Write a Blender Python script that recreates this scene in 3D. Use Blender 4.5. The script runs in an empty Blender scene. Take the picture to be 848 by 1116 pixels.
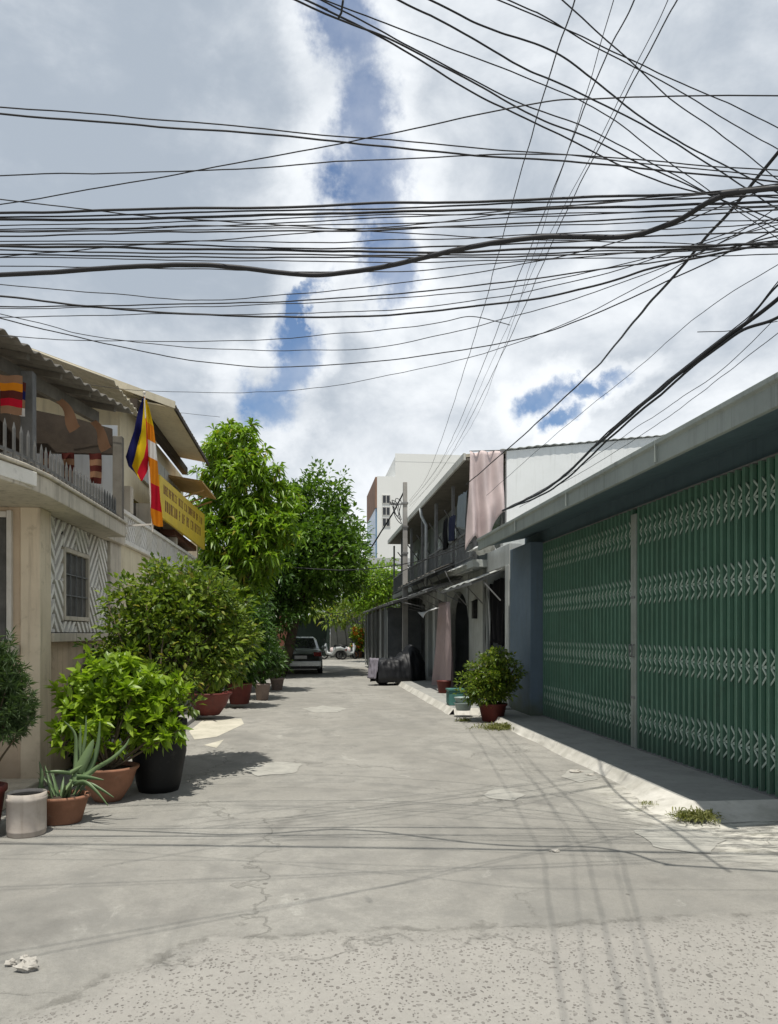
import bpy, math, random
import numpy as np
from mathutils import Vector, noise as mnoise

random.seed(7); RNG = np.random.default_rng(7)
SC = bpy.context.scene
COL = SC.collection
R = math.radians

# ------------------------------------------------------------------ camera
F, CX, HY, H = 830.0, 424.0, 690.0, 1.6
YAW = math.atan(89 / 830.0)
CA, SA = math.cos(YAW), math.sin(YAW)
cd = bpy.data.cameras.new('camera'); cam = bpy.data.objects.new('camera', cd); COL.objects.link(cam)
cam.location = (0, 0, H); cam.rotation_euler = (R(90), 0, -YAW)
cd.sensor_fit = 'VERTICAL'; cd.sensor_height = 36; cd.lens = F / 1116 * 36
cd.shift_y = (HY - 558) / 1116
cd.clip_start = 0.05; cd.clip_end = 3000
SC.camera = cam
SC.view_settings.view_transform = 'Standard'; SC.view_settings.look = 'None'
SC.view_settings.gamma = 1; SC.view_settings.use_curve_mapping = False
SC.view_settings.exposure = 0.2
SC.cycles.max_bounces = 6; SC.cycles.diffuse_bounces = 3; SC.cycles.glossy_bounces = 2; SC.cycles.transmission_bounces = 3; SC.cycles.transparent_max_bounces = 8

# ------------------------------------------------------------------ node helpers
class S:
    """a shader socket with arithmetic"""
    def __init__(s, nt, sock): s.nt, s.k = nt, sock
    def _m(s, op, *o, clamp=False):
        n = s.nt.nodes.new('ShaderNodeMath'); n.operation = op; n.use_clamp = clamp
        for i, v in enumerate((s,) + o):
            if isinstance(v, S): s.nt.links.new(v.k, n.inputs[i])
            else: n.inputs[i].default_value = v
        return S(s.nt, n.outputs[0])
    def __add__(s, o): return s._m('ADD', o)
    def __sub__(s, o): return s._m('SUBTRACT', o)
    def __mul__(s, o): return s._m('MULTIPLY', o)
    def __truediv__(s, o): return s._m('DIVIDE', o)
    def max(s, o): return s._m('MAXIMUM', o)
    def min(s, o): return s._m('MINIMUM', o)
    def lt(s, o): return s._m('LESS_THAN', o)
    def sqrt(s): return s._m('SQRT')
    def neg(s): return s * -1.0
    def one_minus(s): return (s * -1.0) + 1.0
    def ss(s, a, b, lo=0.0, hi=1.0):
        n = s.nt.nodes.new('ShaderNodeMapRange'); n.interpolation_type = 'SMOOTHSTEP'
        s.nt.links.new(s.k, n.inputs[0])
        for i, v in zip((1, 2, 3, 4), (a, b, lo, hi)): n.inputs[i].default_value = v
        return S(s.nt, n.outputs[0])

def noise(nt, vec, scale, detail=4, rough=0.55, dist=0.0):
    n = nt.nodes.new('ShaderNodeTexNoise'); n.inputs['Scale'].default_value = scale
    n.inputs['Detail'].default_value = detail; n.inputs['Roughness'].default_value = rough
    n.inputs['Distortion'].default_value = dist
    nt.links.new(vec, n.inputs['Vector']); return S(nt, n.outputs[0])
def mapping(nt, vec, scale=(1, 1, 1), loc=(0, 0, 0), rot=(0, 0, 0)):
    n = nt.nodes.new('ShaderNodeMapping'); n.inputs['Scale'].default_value = scale
    n.inputs['Location'].default_value = loc; n.inputs['Rotation'].default_value = rot
    nt.links.new(vec, n.inputs[0]); return n.outputs[0]
def mixc(nt, fac, a, b, mode='MIX'):
    n = nt.nodes.new('ShaderNodeMix'); n.data_type = 'RGBA'; n.blend_type = mode
    if isinstance(fac, S): nt.links.new(fac.k, n.inputs[0])
    else: n.inputs[0].default_value = fac
    for i, v in ((6, a), (7, b)):
        if isinstance(v, (tuple, list)): n.inputs[i].default_value = (*v[:3], 1)
        else: nt.links.new(v.k if isinstance(v, S) else v, n.inputs[i])
    return n.outputs[2]
def vdot(nt, vec, v):
    n = nt.nodes.new('ShaderNodeVectorMath'); n.operation = 'DOT_PRODUCT'
    nt.links.new(vec, n.inputs[0]); n.inputs[1].default_value = v
    return S(nt, n.outputs['Value'])
def sepxyz(nt, vec):
    n = nt.nodes.new('ShaderNodeSeparateXYZ'); nt.links.new(vec, n.inputs[0])
    return [S(nt, n.outputs[i]) for i in range(3)]

# ------------------------------------------------------------------ sun and sky
SUN = Vector((-0.05, -0.27, 1.0)).normalized()
EL = math.asin(SUN.z); AZ = math.atan2(SUN.x, SUN.y)
sl = bpy.data.lights.new('sun', 'SUN'); sl.energy = 4.3; sl.angle = R(0.53); sl.color = (1.0, 0.955, 0.87)
so = bpy.data.objects.new('sun', sl); COL.objects.link(so)
so.rotation_euler = SUN.to_track_quat('Z', 'Y').to_euler(); so.location = (0, 0, 30)

W = bpy.data.worlds.new('World'); SC.world = W; W.use_nodes = True
def build_world():
    nt = W.node_tree; nt.nodes.clear()
    out = nt.nodes.new('ShaderNodeOutputWorld'); bg = nt.nodes.new('ShaderNodeBackground')
    bg.inputs['Strength'].default_value = 0.1
    nt.links.new(bg.outputs[0], out.inputs[0])
    sky = nt.nodes.new('ShaderNodeTexSky'); sky.sky_type = 'NISHITA'; sky.sun_disc = False
    sky.sun_elevation = EL; sky.sun_rotation = AZ % (2 * math.pi)
    sky.air_density = 1.0; sky.dust_density = 0.6; sky.ozone_density = 2.0
    tc = nt.nodes.new('ShaderNodeTexCoord'); d = tc.outputs['Generated']
    fx = vdot(nt, d, (SA, CA, 0)); rx = vdot(nt, d, (CA, -SA, 0)); dz = vdot(nt, d, (0, 0, 1))
    fr = fx.max(0.05)
    wob = noise(nt, mapping(nt, d, (1, 1, 1)), 7.0, 7, 0.62) - 0.5
    wob2 = noise(nt, mapping(nt, d, (1, 1, 1), (3, 1, 7)), 7.0, 7, 0.62) - 0.5
    wl = noise(nt, mapping(nt, d, (1, 1, 1), (9, 4, 2)), 3.2, 3, 0.5) - 0.5
    u = rx / fr + wob * 0.17 + wl * 0.10; v = dz / fr + wob2 * 0.17 - wl * 0.06
    def ell(px, py, ax, ay, rot=0):
        du = u - (px - CX) / F; dv = v - (HY - py) / F
        c, s = math.cos(R(rot)), math.sin(R(rot))
        p = (du * c + dv * s) / (ax / F); q = (dv * c - du * s) / (ay / F)
        return (p * p + q * q).sqrt().one_minus()
    m = ell(368, 10, 48, 110, 10)
    for e in ((386, 130, 44, 130, 0), (396, 200, 56, 75, 0), (417, 275, 32, 85, 0), (306, 388, 80, 30, 52), (340, 348, 60, 12, 60),
              (275, 425, 34, 50, 40), (596, 440, 44, 26, 30), (640, 418, 60, 16, 24), (622, 455, 30, 16, 60), (-200, 60, 60, 300, 10),
              (1150, 200, 90, 200, -20), (980, 420, 100, 30, 10)):
        m = m.max(ell(*e) - (0.16 if e[0] in (596, 640, 622) else 0.0))
    raw = m.max(-1.0)
    fine = noise(nt, d, 22.0, 6, 0.65) - 0.5
    fine2 = noise(nt, d, 60.0, 5, 0.6) - 0.5
    blue = (raw + fine * 0.9 + fine2 * 0.45).ss(-0.03, 0.66) * fx.ss(0.1, 0.3) * (noise(nt, d, 7.0, 6, 0.6).ss(0.32, 0.62, 0.66, 0.95))
    # rim of bright cloud beside the blue gaps, greyer thick cloud elsewhere
    rim = raw.ss(-1.0, 0.0)
    big = noise(nt, mapping(nt, d, (1, 1, 1.5), (0.4, 0.2, 0.1)), 2.6, 6, 0.55, 0.4)
    fld = noise(nt, mapping(nt, d, (1, 1, 1.8), (5, 2, 1)), 6.5, 6, 0.6, 0.3)
    right = (rx / fr).ss(-0.30, 0.10)
    low = (dz / fr).ss(0.50, 0.18)
    val = (big - 0.5) * 1.25 + (fld - 0.5) * 1.2 + (noise(nt, d, 18.0, 5, 0.6) - 0.5) * 0.35 + right * 0.30 + rim * 0.34 + low * 0.34 + 0.10
    val = val.ss(0.0, 1.0)
    cloud = mixc(nt, val, (3.85, 4.4, 5.1), (8.7, 9.0, 9.3))
    skyc = mixc(nt, 1.0, sky.outputs[0], (0.78, 0.93, 1.06), 'MULTIPLY')
    col = mixc(nt, blue, cloud, skyc)
    nt.links.new(col, bg.inputs['Color'])
build_world()

# ------------------------------------------------------------------ photo-to-place helpers
FW = Vector((SA, CA, 0)); RT = Vector((CA, -SA, 0)); CAM = Vector((0, 0, H))
def ray(px, py): return FW + RT * ((px - CX) / F) + Vector((0, 0, (HY - py) / F))
def at_d(px, py, d): return CAM + ray(px, py) * d
def at_z(px, py, z): r = ray(px, py); return CAM + r * ((z - H) / r.z)
def at_x(px, py, x): r = ray(px, py); return CAM + r * (x / r.x)
def at_y(px, py, y): r = ray(px, py); return CAM + r * (y / r.y)
def y_at(px, x): return at_x(px, 690, x).y
def z_at(px, py, x): return at_x(px, py, x).z

# ------------------------------------------------------------------ object helpers
ROOT = {}
def tag(o, label=None, cat=None, group=None, kind=None):
    if label: o['label'] = label
    if cat: o['category'] = cat
    if group: o['group'] = group
    if kind: o['kind'] = kind
    return o
def thing(name, label, cat, loc=(0, 0, 0), rz=0.0, group=None):
    o = bpy.data.objects.new(name, None); COL.objects.link(o)
    o.location = loc; o.rotation_euler = (0, 0, rz); o.empty_display_size = 0.2
    ROOT[o.name] = Vector(loc)
    return tag(o, label, cat, group)

class MB:
    """collects shapes and links them as one mesh object"""
    def __init__(s): s.v, s.f, s.m, s.mi = [], [], [], 0
    def face(s, *idx): s.f.append(tuple(idx)); s.m.append(s.mi)
    def hexa(s, p):                       # 8 points: bottom ring, top ring
        b = len(s.v); s.v += [tuple(q) for q in p]
        for q in ((0, 3, 2, 1), (4, 5, 6, 7), (0, 1, 5, 4), (1, 2, 6, 5), (2, 3, 7, 6), (3, 0, 4, 7)):
            s.face(*(b + i for i in q))
        return s
    def box(s, x0, x1, y0, y1, z0, z1):
        return s.hexa([(x0, y0, z0), (x1, y0, z0), (x1, y1, z0), (x0, y1, z0), (x0, y0, z1), (x1, y0, z1), (x1, y1, z1), (x0, y1, z1)])
    def bar(s, a, b, w, h=None, up=(0, 0, 1)):
        a, b = Vector(a), Vector(b); h = h or w; d = (b - a).normalized(); up = Vector(up)
        if abs(d.dot(up)) > 0.98: up = Vector((1, 0, 0))
        sx = d.cross(up).normalized() * (w / 2); uz = sx.cross(d).normalized() * (h / 2)
        return s.hexa([a - sx - uz, a + sx - uz, b + sx - uz, b - sx - uz, a - sx + uz, a + sx + uz, b + sx + uz, b - sx + uz])
    def prism(s, poly, e):                # planar polygon extruded along e
        b = len(s.v); n = len(poly); e = Vector(e)
        s.v += [tuple(Vector(p)) for p in poly] + [tuple(Vector(p) + e) for p in poly]
        s.face(*range(b + n - 1, b - 1, -1)); s.face(*range(b + n, b + 2 * n))
        for i in range(n):
            j = (i + 1) % n; s.face(b + i, b + j, b + n + j, b + n + i)
        return s
    def tube(s, pts, rad, seg=8, cap=True):
        pts = [Vector(p) for p in pts]; n = len(pts)
        rads = rad if isinstance(rad, (list, tuple)) else [rad] * n
        b = len(s.v); ref = None
        for i, p in enumerate(pts):
            t = (pts[min(i + 1, n - 1)] - pts[max(i - 1, 0)]).normalized()
            if ref is None: ref = t.orthogonal().normalized()
            ref = (ref - t * ref.dot(t)).normalized(); bi = t.cross(ref)
            for k in range(seg):
                a = 2 * math.pi * k / seg
                s.v.append(tuple(p + (ref * math.cos(a) + bi * math.sin(a)) * rads[i]))
        for i in range(n - 1):
            for k in range(seg):
                k2 = (k + 1) % seg
                s.face(b + i * seg + k, b + i * seg + k2, b + (i + 1) * seg + k2, b + (i + 1) * seg + k)
        if cap:
            s.face(*range(b + seg - 1, b - 1, -1)); s.face(*range(b + (n - 1) * seg, b + n * seg))
        return s
    def lathe(s, prof, c=(0, 0, 0), seg=28, wob=0.0, sx=1.0, sy=1.0):
        b = len(s.v)
        for r, z in prof:
            for k in range(seg):
                a = 2 * math.pi * k / seg
                w = 1 + wob * mnoise.noise(Vector((math.cos(a) * 2, math.sin(a) * 2, z * 6 + c[0])))
                s.v.append((c[0] + r * w * sx * math.cos(a), c[1] + r * w * sy * math.sin(a), c[2] + z))
        for i in range(len(prof) - 1):
            for k in range(seg):
                k2 = (k + 1) % seg
                s.face(b + i * seg + k, b + i * seg + k2, b + (i + 1) * seg + k2, b + (i + 1) * seg + k)
        return s
    def grid(s, nu, nv, fn):
        b = len(s.v)
        for i in range(nu + 1):
            for j in range(nv + 1): s.v.append(tuple(fn(i / nu, j / nv)))
        for i in range(nu):
            for j in range(nv):
                q = b + i * (nv + 1) + j; s.face(q, q + 1, q + nv + 2, q + nv + 1)
        return s
    def blob(s, c, r, seg=10, rings=7, amp=0.25, fr=3.0):
        b = len(s.v)
        for i in range(rings + 1):
            t = math.pi * i / rings
            for k in range(seg):
                a = 2 * math.pi * k / seg
                d = Vector((math.sin(t) * math.cos(a), math.sin(t) * math.sin(a), math.cos(t)))
                w = 1 + amp * mnoise.noise(d * fr * 0.5 + Vector(c) * 7)
                s.v.append((c[0] + d.x * r[0] * w, c[1] + d.y * r[1] * w, c[2] + d.z * r[2] * w))
        for i in range(rings):
            for k in range(seg):
                k2 = (k + 1) % seg
                s.face(b + i * seg + k, b + (i + 1) * seg + k, b + (i + 1) * seg + k2, b + i * seg + k2)
        return s
    def build(s, name, mats, parent=None, smooth=False, bevel=0.0, solid=0.0, local=False, label=None):
        me = bpy.data.meshes.new(name)
        v = s.v
        if parent is not None and not local:
            p = parent; 
            while p.parent: p = p.parent
            o = ROOT[p.name]; v = [(a - o.x, b_ - o.y, c - o.z) for a, b_, c in v]
        me.from_pydata(v, [], s.f)
        if not isinstance(mats, (list, tuple)): mats = [mats]
        for m in mats: me.materials.append(m)
        if len(mats) > 1: me.polygons.foreach_set('material_index', s.m)
        if smooth: me.polygons.foreach_set('use_smooth', [True] * len(me.polygons))
        me.update()
        ob = bpy.data.objects.new(name, me); COL.objects.link(ob)
        if parent is not None: ob.parent = parent
        if bevel:
            md = ob.modifiers.new('bevel', 'BEVEL'); md.width = bevel; md.segments = 2; md.limit_method = 'ANGLE'; md.angle_limit = R(40)
        if solid:
            md = ob.modifiers.new('solid', 'SOLIDIFY'); md.thickness = solid; md.offset = 0
        if label: ob['label'] = label
        return ob
def copy_tree(o, parent=None):
    c = o.copy(); COL.objects.link(c)
    if parent is not None: c.parent = parent
    else: ROOT[c.name] = Vector(c.location)
    for ch in list(o.children): copy_tree(ch, c)
    return c

# ------------------------------------------------------------------ materials
def newmat(name):
    m = bpy.data.materials.new(name); m.use_nodes = True; nt = m.node_tree
    return m, nt, nt.nodes['Principled BSDF'], nt.nodes.new('ShaderNodeTexCoord').outputs['Object']
def bump(nt, bs, hgt, strength, dist=0.01):
    b = nt.nodes.new('ShaderNodeBump'); b.inputs['Strength'].default_value = strength; b.inputs['Distance'].default_value = dist
    nt.links.new(hgt.k, b.inputs['Height']); nt.links.new(b.outputs[0], bs.inputs['Normal'])
def pmat(name, c1, c2=None, scale=3.0, rough=0.8, bs=0.25, bscale=60.0, streak=0.0, dirt=0.0, metal=0.0, spec=0.3, dirtc=(0.06, 0.055, 0.045), foot=0.0):
    m, nt, p, oc = newmat(name)
    c2 = c2 or tuple(x * 0.72 for x in c1)
    f = noise(nt, oc, scale, 6, 0.65).ss(0.3, 0.7)
    col = mixc(nt, f, c1, c2)
    if streak:
        st = noise(nt, mapping(nt, oc, (6, 6, 0.35)), 2.2, 5, 0.6).ss(0.5, 0.78) * streak
        col = mixc(nt, st, col, dirtc)
    if dirt:
        dt = noise(nt, mapping(nt, oc, (1, 1, 1), (4, 9, 2)), scale * 2.7, 8, 0.7).ss(0.55, 0.72) * dirt
        col = mixc(nt, dt, col, dirtc)
    if foot:
        z = sepxyz(nt, oc)[2]
        ft = (z + noise(nt, oc, 3.0, 5) * -0.8).ss(0.25, -0.35) * foot
        col = mixc(nt, ft, col, dirtc)
    nt.links.new(col, p.inputs['Base Color'])
    rr = noise(nt, oc, scale * 4, 4) * 0.25 + (rough - 0.12)
    nt.links.new(rr.k, p.inputs['Roughness'])
    p.inputs['Metallic'].default_value = metal; p.inputs['Specular IOR Level'].default_value = spec
    if bs: bump(nt, p, noise(nt, oc, bscale, 5, 0.6), bs, 0.006)
    return m
def leafmat(name, dark, light, trans=0.35, rough=0.45, yellow=None):
    m, nt, p, oc = newmat(name)
    g = nt.nodes.new('ShaderNodeNewGeometry')
    rnd = S(nt, g.outputs['Random Per Island'])
    col = mixc(nt, rnd, dark, light)
    if yellow: col = mixc(nt, rnd.ss(0.93, 0.98), col, yellow)
    nt.links.new(col, p.inputs['Base Color']); p.inputs['Roughness'].default_value = rough
    p.inputs['Specular IOR Level'].default_value = 0.4
    tr = nt.nodes.new('ShaderNodeBsdfTranslucent')
    nt.links.new(mixc(nt, 1.0, col, (1.25, 1.35, 0.55), 'MULTIPLY'), tr.inputs['Color'])
    mx = nt.nodes.new('ShaderNodeMixShader'); mx.inputs[0].default_value = trans
    nt.links.new(p.outputs[0], mx.inputs[1]); nt.links.new(tr.outputs[0], mx.inputs[2])
    nt.links.new(mx.outputs[0], nt.nodes['Material Output'].inputs['Surface'])
    return m
def clothmat(name, c, trans=0.2):
    m, nt, p, oc = newmat(name)
    f = noise(nt, oc, 6, 4)
    col = mixc(nt, f, c, tuple(x * 0.8 for x in c))
    nt.links.new(col, p.inputs['Base Color']); p.inputs['Roughness'].default_value = 0.9
    p.inputs['Specular IOR Level'].default_value = 0.1
    tr = nt.nodes.new('ShaderNodeBsdfTranslucent'); nt.links.new(col, tr.inputs['Color'])
    mx = nt.nodes.new('ShaderNodeMixShader'); mx.inputs[0].default_value = trans
    nt.links.new(p.outputs[0], mx.inputs[1]); nt.links.new(tr.outputs[0], mx.inputs[2])
    nt.links.new(mx.outputs[0], nt.nodes['Material Output'].inputs['Surface'])
    return m

def road_material():
    m, nt, p, oc = newmat('worn_concrete_road')
    x, y, z = sepxyz(nt, oc)
    big = noise(nt, mapping(nt, oc, (1.0, 0.55, 1)), 0.55, 6, 0.6, 0.5)
    mid = noise(nt, oc, 2.6, 7, 0.68)
    grain = noise(nt, oc, 120, 4, 0.75)
    g2 = noise(nt, oc, 28, 6, 0.7)
    col = mixc(nt, big.ss(0.36, 0.64), (0.268, 0.258, 0.233), (0.340, 0.329, 0.299))
    col = mixc(nt, mid.ss(0.42, 0.68) * 0.7, col, (0.20, 0.196, 0.181))
    col = mixc(nt, noise(nt, mapping(nt, oc, (1, 0.7, 1), (8, 3, 0)), 1.7, 8, 0.72, 0.6).ss(0.60, 0.70) * 0.55, col, (0.45, 0.44, 0.40))
    col = mixc(nt, noise(nt, mapping(nt, oc, (1, 0.5, 1), (2, 7, 0)), 0.9, 8, 0.7, 0.8).ss(0.5, 0.62) * 0.45, col, (0.19, 0.187, 0.173))
    col = mixc(nt, g2.ss(0.35, 0.7) * 0.5, col, (0.22, 0.212, 0.19))
    g3 = noise(nt, mapping(nt, oc, (1, 1, 1), (7, 1, 0)), 62, 5, 0.8)
    col = mixc(nt, grain.ss(0.48, 0.75) * 0.55, col, (0.15, 0.145, 0.135))
    col = mixc(nt, g3.ss(0.60, 0.74) * 0.65, col, (0.11, 0.107, 0.10))
    col = mixc(nt, g3.ss(0.40, 0.28) * 0.5, col, (0.44, 0.43, 0.40))
    # pale crumbled mortar by the foot of the ramp
    edge = (x + noise(nt, oc, 1.6, 7, 0.7) * 1.3).ss(3.25, 3.75) * y.ss(8.6, 6.8) * (y * -1.0).ss(-4.6, -5.6)
    crumb = edge * noise(nt, mapping(nt, oc, (1, 2.2, 1)), 3.6, 8, 0.7).ss(0.40, 0.55)
    col = mixc(nt, edge * noise(nt, mapping(nt, oc, (1, 2, 1), (3, 3, 0)), 2.4, 7, 0.7).ss(0.52, 0.62) * 0.7, col, (0.135, 0.135, 0.095))
    col = mixc(nt, crumb * 0.9, col, (0.58, 0.56, 0.50))
    # pitted old pour in the foreground with a ragged edge
    lim = (x * -0.9 - 0.45).max(0.0) * -1.15 + 4.08
    wob = (noise(nt, oc, 2.4, 9, 0.72) - 0.5) * 0.55
    old = (lim + wob - y).ss(-0.12, 0.30)
    seam = (lim + wob - y).ss(-0.06, 0.0) * (y - lim - wob).ss(-0.04, 0.0) * noise(nt, oc, 5.0, 6, 0.7).ss(0.42, 0.62)
    pw = mapping(nt, oc, (1.0, 0.85, 1), rot=(0, 0, 0.5))
    wv = nt.nodes.new('ShaderNodeVectorMath'); wv.operation = 'ADD'
    nn = nt.nodes.new('ShaderNodeTexNoise'); nn.inputs['Scale'].default_value = 9; nt.links.new(pw, nn.inputs['Vector'])
    sc_ = nt.nodes.new('ShaderNodeVectorMath'); sc_.operation = 'SCALE'; sc_.inputs['Scale'].default_value = 0.07
    nt.links.new(nn.outputs['Color'], sc_.inputs[0]); nt.links.new(pw, wv.inputs[0]); nt.links.new(sc_.outputs[0], wv.inputs[1])
    vo = nt.nodes.new('ShaderNodeTexVoronoi'); vo.inputs['Scale'].default_value = 36; vo.inputs['Randomness'].default_value = 1.0
    nt.links.new(wv.outputs[0], vo.inputs['Vector'])
    dist = S(nt, vo.outputs['Distance']); rs = sepxyz(nt, vo.outputs['Color'])[0]
    pit = (dist - rs * 0.30 - 0.06).ss(0.03, -0.05)
    vo2 = nt.nodes.new('ShaderNodeTexVoronoi'); vo2.inputs['Scale'].default_value = 55; nt.links.new(wv.outputs[0], vo2.inputs['Vector'])
    rs2 = sepxyz(nt, vo2.outputs['Color'])[1]
    pit = pit.max((S(nt, vo2.outputs['Distance']) - rs2 * 0.34).ss(0.03, -0.05) * 0.7)
    col = mixc(nt, old * 0.6, col, mixc(nt, noise(nt, oc, 7, 6, 0.7), (0.395, 0.375, 0.345), (0.32, 0.305, 0.28)))
    col = mixc(nt, old * pit * 0.8 * mid.ss(0.30, 0.55), col, mixc(nt, rs, (0.075, 0.068, 0.06), (0.17, 0.155, 0.14)))
    # few small stains everywhere
    v2 = nt.nodes.new('ShaderNodeTexVoronoi'); v2.inputs['Scale'].default_value = 3.2; nt.links.new(wv.outputs[0], v2.inputs['Vector'])
    r2 = sepxyz(nt, v2.outputs['Color'])[0]
    spot = (S(nt, v2.outputs['Distance']) - r2 * 0.075).ss(0.0, -0.02)
    col = mixc(nt, spot * 0.7, col, (0.10, 0.095, 0.085))
    oil = noise(nt, mapping(nt, oc, (1, 0.8, 1), (21, 4, 0)), 0.85, 5, 0.6).ss(0.60, 0.74)
    col = mixc(nt, oil * 0.45, col, (0.13, 0.125, 0.115))
    # hairline cracks
    v3 = nt.nodes.new('ShaderNodeTexVoronoi'); v3.feature = 'DISTANCE_TO_EDGE'; v3.inputs['Scale'].default_value = 0.42
    nd = nt.nodes.new('ShaderNodeTexNoise'); nd.inputs['Scale'].default_value = 2.5; nd.inputs['Detail'].default_value = 6; nt.links.new(oc, nd.inputs['Vector'])
    s3 = nt.nodes.new('ShaderNodeVectorMath'); s3.operation = 'SCALE'; s3.inputs['Scale'].default_value = 0.9; nt.links.new(nd.outputs['Color'], s3.inputs[0])
    a3 = nt.nodes.new('ShaderNodeVectorMath'); nt.links.new(oc, a3.inputs[0]); nt.links.new(s3.outputs[0], a3.inputs[1])
    nt.links.new(a3.outputs[0], v3.inputs['Vector'])
    crack = S(nt, v3.outputs['Distance']).ss(0.009, 0.0) * big.ss(0.44, 0.54) * g2.ss(0.35, 0.5)
    col = mixc(nt, crack * 0.25, col, (0.12, 0.115, 0.10))
    col = mixc(nt, seam * 0.55, col, (0.13, 0.125, 0.11))
    nt.links.new(col, p.inputs['Base Color']); p.inputs['Roughness'].default_value = 0.92; p.inputs['Specular IOR Level'].default_value = 0.15
    hgt = grain * 0.25 + g2 * 0.5 + mid * 0.8 - old * pit * 0.9 - crack * 0.8 - seam * 0.6 + crumb * 0.6
    bump(nt, p, hgt + g3 * 0.5, 0.8, 0.014)
    return m

M = {}
M['road'] = road_material()
M['kerb'] = pmat('limewashed_concrete', (0.60, 0.58, 0.53), (0.40, 0.385, 0.34), 2.2, 0.9, 0.5, 40, dirt=0.45, dirtc=(0.22, 0.20, 0.17))
M['slab'] = pmat('grey_cement', (0.31, 0.31, 0.29), (0.25, 0.25, 0.235), 2.5, 0.9, 0.4, 50, dirt=0.3)
M['patch'] = pmat('pale_cement', (0.52, 0.49, 0.41), (0.40, 0.38, 0.31), 3, 0.9, 0.4, 50, dirt=0.4, dirtc=(0.2, 0.19, 0.15))
M['patch2'] = pmat('dusty_cement_skim', (0.37, 0.36, 0.325), (0.28, 0.275, 0.25), 6, 0.95, 0.5, 50, dirt=0.5, dirtc=(0.2, 0.195, 0.175))
M['blue'] = pmat('dark_blue_plaster', (0.095, 0.145, 0.165), (0.080, 0.125, 0.145), 1.6, 0.75, 0.2, 90, streak=0.25, dirtc=(0.03, 0.035, 0.04), foot=0.0)
M['bluefoot'] = pmat('stained_blue_plaster', (0.135, 0.185, 0.235), (0.115, 0.16, 0.205), 1.6, 0.8, 0.25, 90, streak=0.3, dirtc=(0.10, 0.115, 0.07), foot=0.85)
M['fascia'] = pmat('grey_green_fascia', (0.30, 0.335, 0.31), (0.24, 0.27, 0.25), 0.9, 0.6, 0.1, 40, streak=0.6, dirt=0.2, dirtc=(0.13, 0.145, 0.125))
M['gbar'] = pmat('green_gate_steel', (0.14, 0.27, 0.195), (0.115, 0.225, 0.16), 2, 0.42, 0.06, 50, dirt=0.35, dirtc=(0.10, 0.13, 0.10), spec=0.5, streak=0.3, foot=0.55)
M['gback'] = pmat('green_gate_sheet', (0.018, 0.135, 0.076), (0.014, 0.105, 0.06), 2, 0.5, 0.08, 30, dirt=0.3, dirtc=(0.03, 0.06, 0.045))
M['glat'] = pmat('pale_lattice_steel', (0.46, 0.55, 0.48), (0.34, 0.43, 0.36), 6, 0.5, 0.1, 60, dirt=0.45, dirtc=(0.16, 0.16, 0.12))
M['dgate'] = pmat('dark_green_sheet', (0.02, 0.035, 0.028), (0.014, 0.025, 0.02), 1, 0.6, 0.1, 20)
M['dimgrey'] = pmat('shaded_grey_plaster', (0.095, 0.10, 0.097), (0.065, 0.068, 0.066), 0.8, 0.9, 0.2, 20, streak=0.4)  # grey lowered so the sunlit alley end wall looks shaded
M['shed'] = pmat('dark_sheet_metal', (0.10, 0.108, 0.112), (0.06, 0.066, 0.07), 2, 0.7, 0.2, 20, streak=0.4)
M['gpost'] = pmat('pale_gate_post', (0.33, 0.36, 0.33), (0.25, 0.28, 0.25), 3, 0.5, 0.1, 50, streak=0.3)
M['white'] = pmat('white_plaster', (0.80, 0.81, 0.80), (0.72, 0.73, 0.72), 0.7, 0.85, 0.15, 60, streak=0.32, dirtc=(0.42, 0.42, 0.38))
M['cream'] = pmat('cream_plaster', (0.72, 0.64, 0.46), (0.62, 0.54, 0.38), 1.2, 0.85, 0.25, 60, streak=0.4, dirt=0.2, dirtc=(0.22, 0.18, 0.13))
M['beige'] = pmat('beige_plaster', (0.60, 0.47, 0.33), (0.50, 0.39, 0.28), 1.6, 0.85, 0.3, 60, streak=0.65, dirt=0.5, dirtc=(0.20, 0.15, 0.10), foot=0.6)
M['creampost'] = pmat('dirty_cream_paint', (0.72, 0.61, 0.45), (0.62, 0.52, 0.38), 1.6, 0.85, 0.35, 60, streak=0.6, dirt=0.45, dirtc=(0.24, 0.18, 0.12), foot=0.5)
M['aged'] = pmat('aged_white_concrete', (0.60, 0.54, 0.44), (0.46, 0.41, 0.33), 1.8, 0.85, 0.35, 50, streak=0.6, dirt=0.3, dirtc=(0.12, 0.105, 0.08))
M['lattice'] = pmat('white_relief', (0.80, 0.77, 0.70), (0.70, 0.67, 0.60), 3, 0.8, 0.2, 80, dirt=0.3, dirtc=(0.2, 0.18, 0.15))
M['recess'] = pmat('shaded_grey_recess', (0.030, 0.028, 0.026), (0.022, 0.021, 0.02), 3, 0.85, 0.2, 80)  # dark grey backing, darkened further to paint in the recess shade
M['tin'] = pmat('weathered_fibre_sheet', (0.20, 0.185, 0.16), (0.13, 0.12, 0.105), 1.2, 0.85, 0.3, 40, streak=0.5, dirt=0.4, dirtc=(0.05, 0.045, 0.038))
M['roofpale'] = pmat('pale_grey_roof_sheet', (0.52, 0.53, 0.51), (0.44, 0.45, 0.43), 1.0, 0.7, 0.15, 40, streak=0.2, dirtc=(0.3, 0.3, 0.28))
M['tinlight'] = pmat('pale_fibre_sheet', (0.52, 0.48, 0.38), (0.42, 0.38, 0.29), 1.0, 0.85, 0.25, 40, streak=0.4, dirtc=(0.2, 0.17, 0.12))
M['tingrey'] = pmat('grey_tin', (0.20, 0.205, 0.205), (0.14, 0.145, 0.145), 1.5, 0.55, 0.2, 30, streak=0.4, dirt=0.3, metal=0.2)
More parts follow.
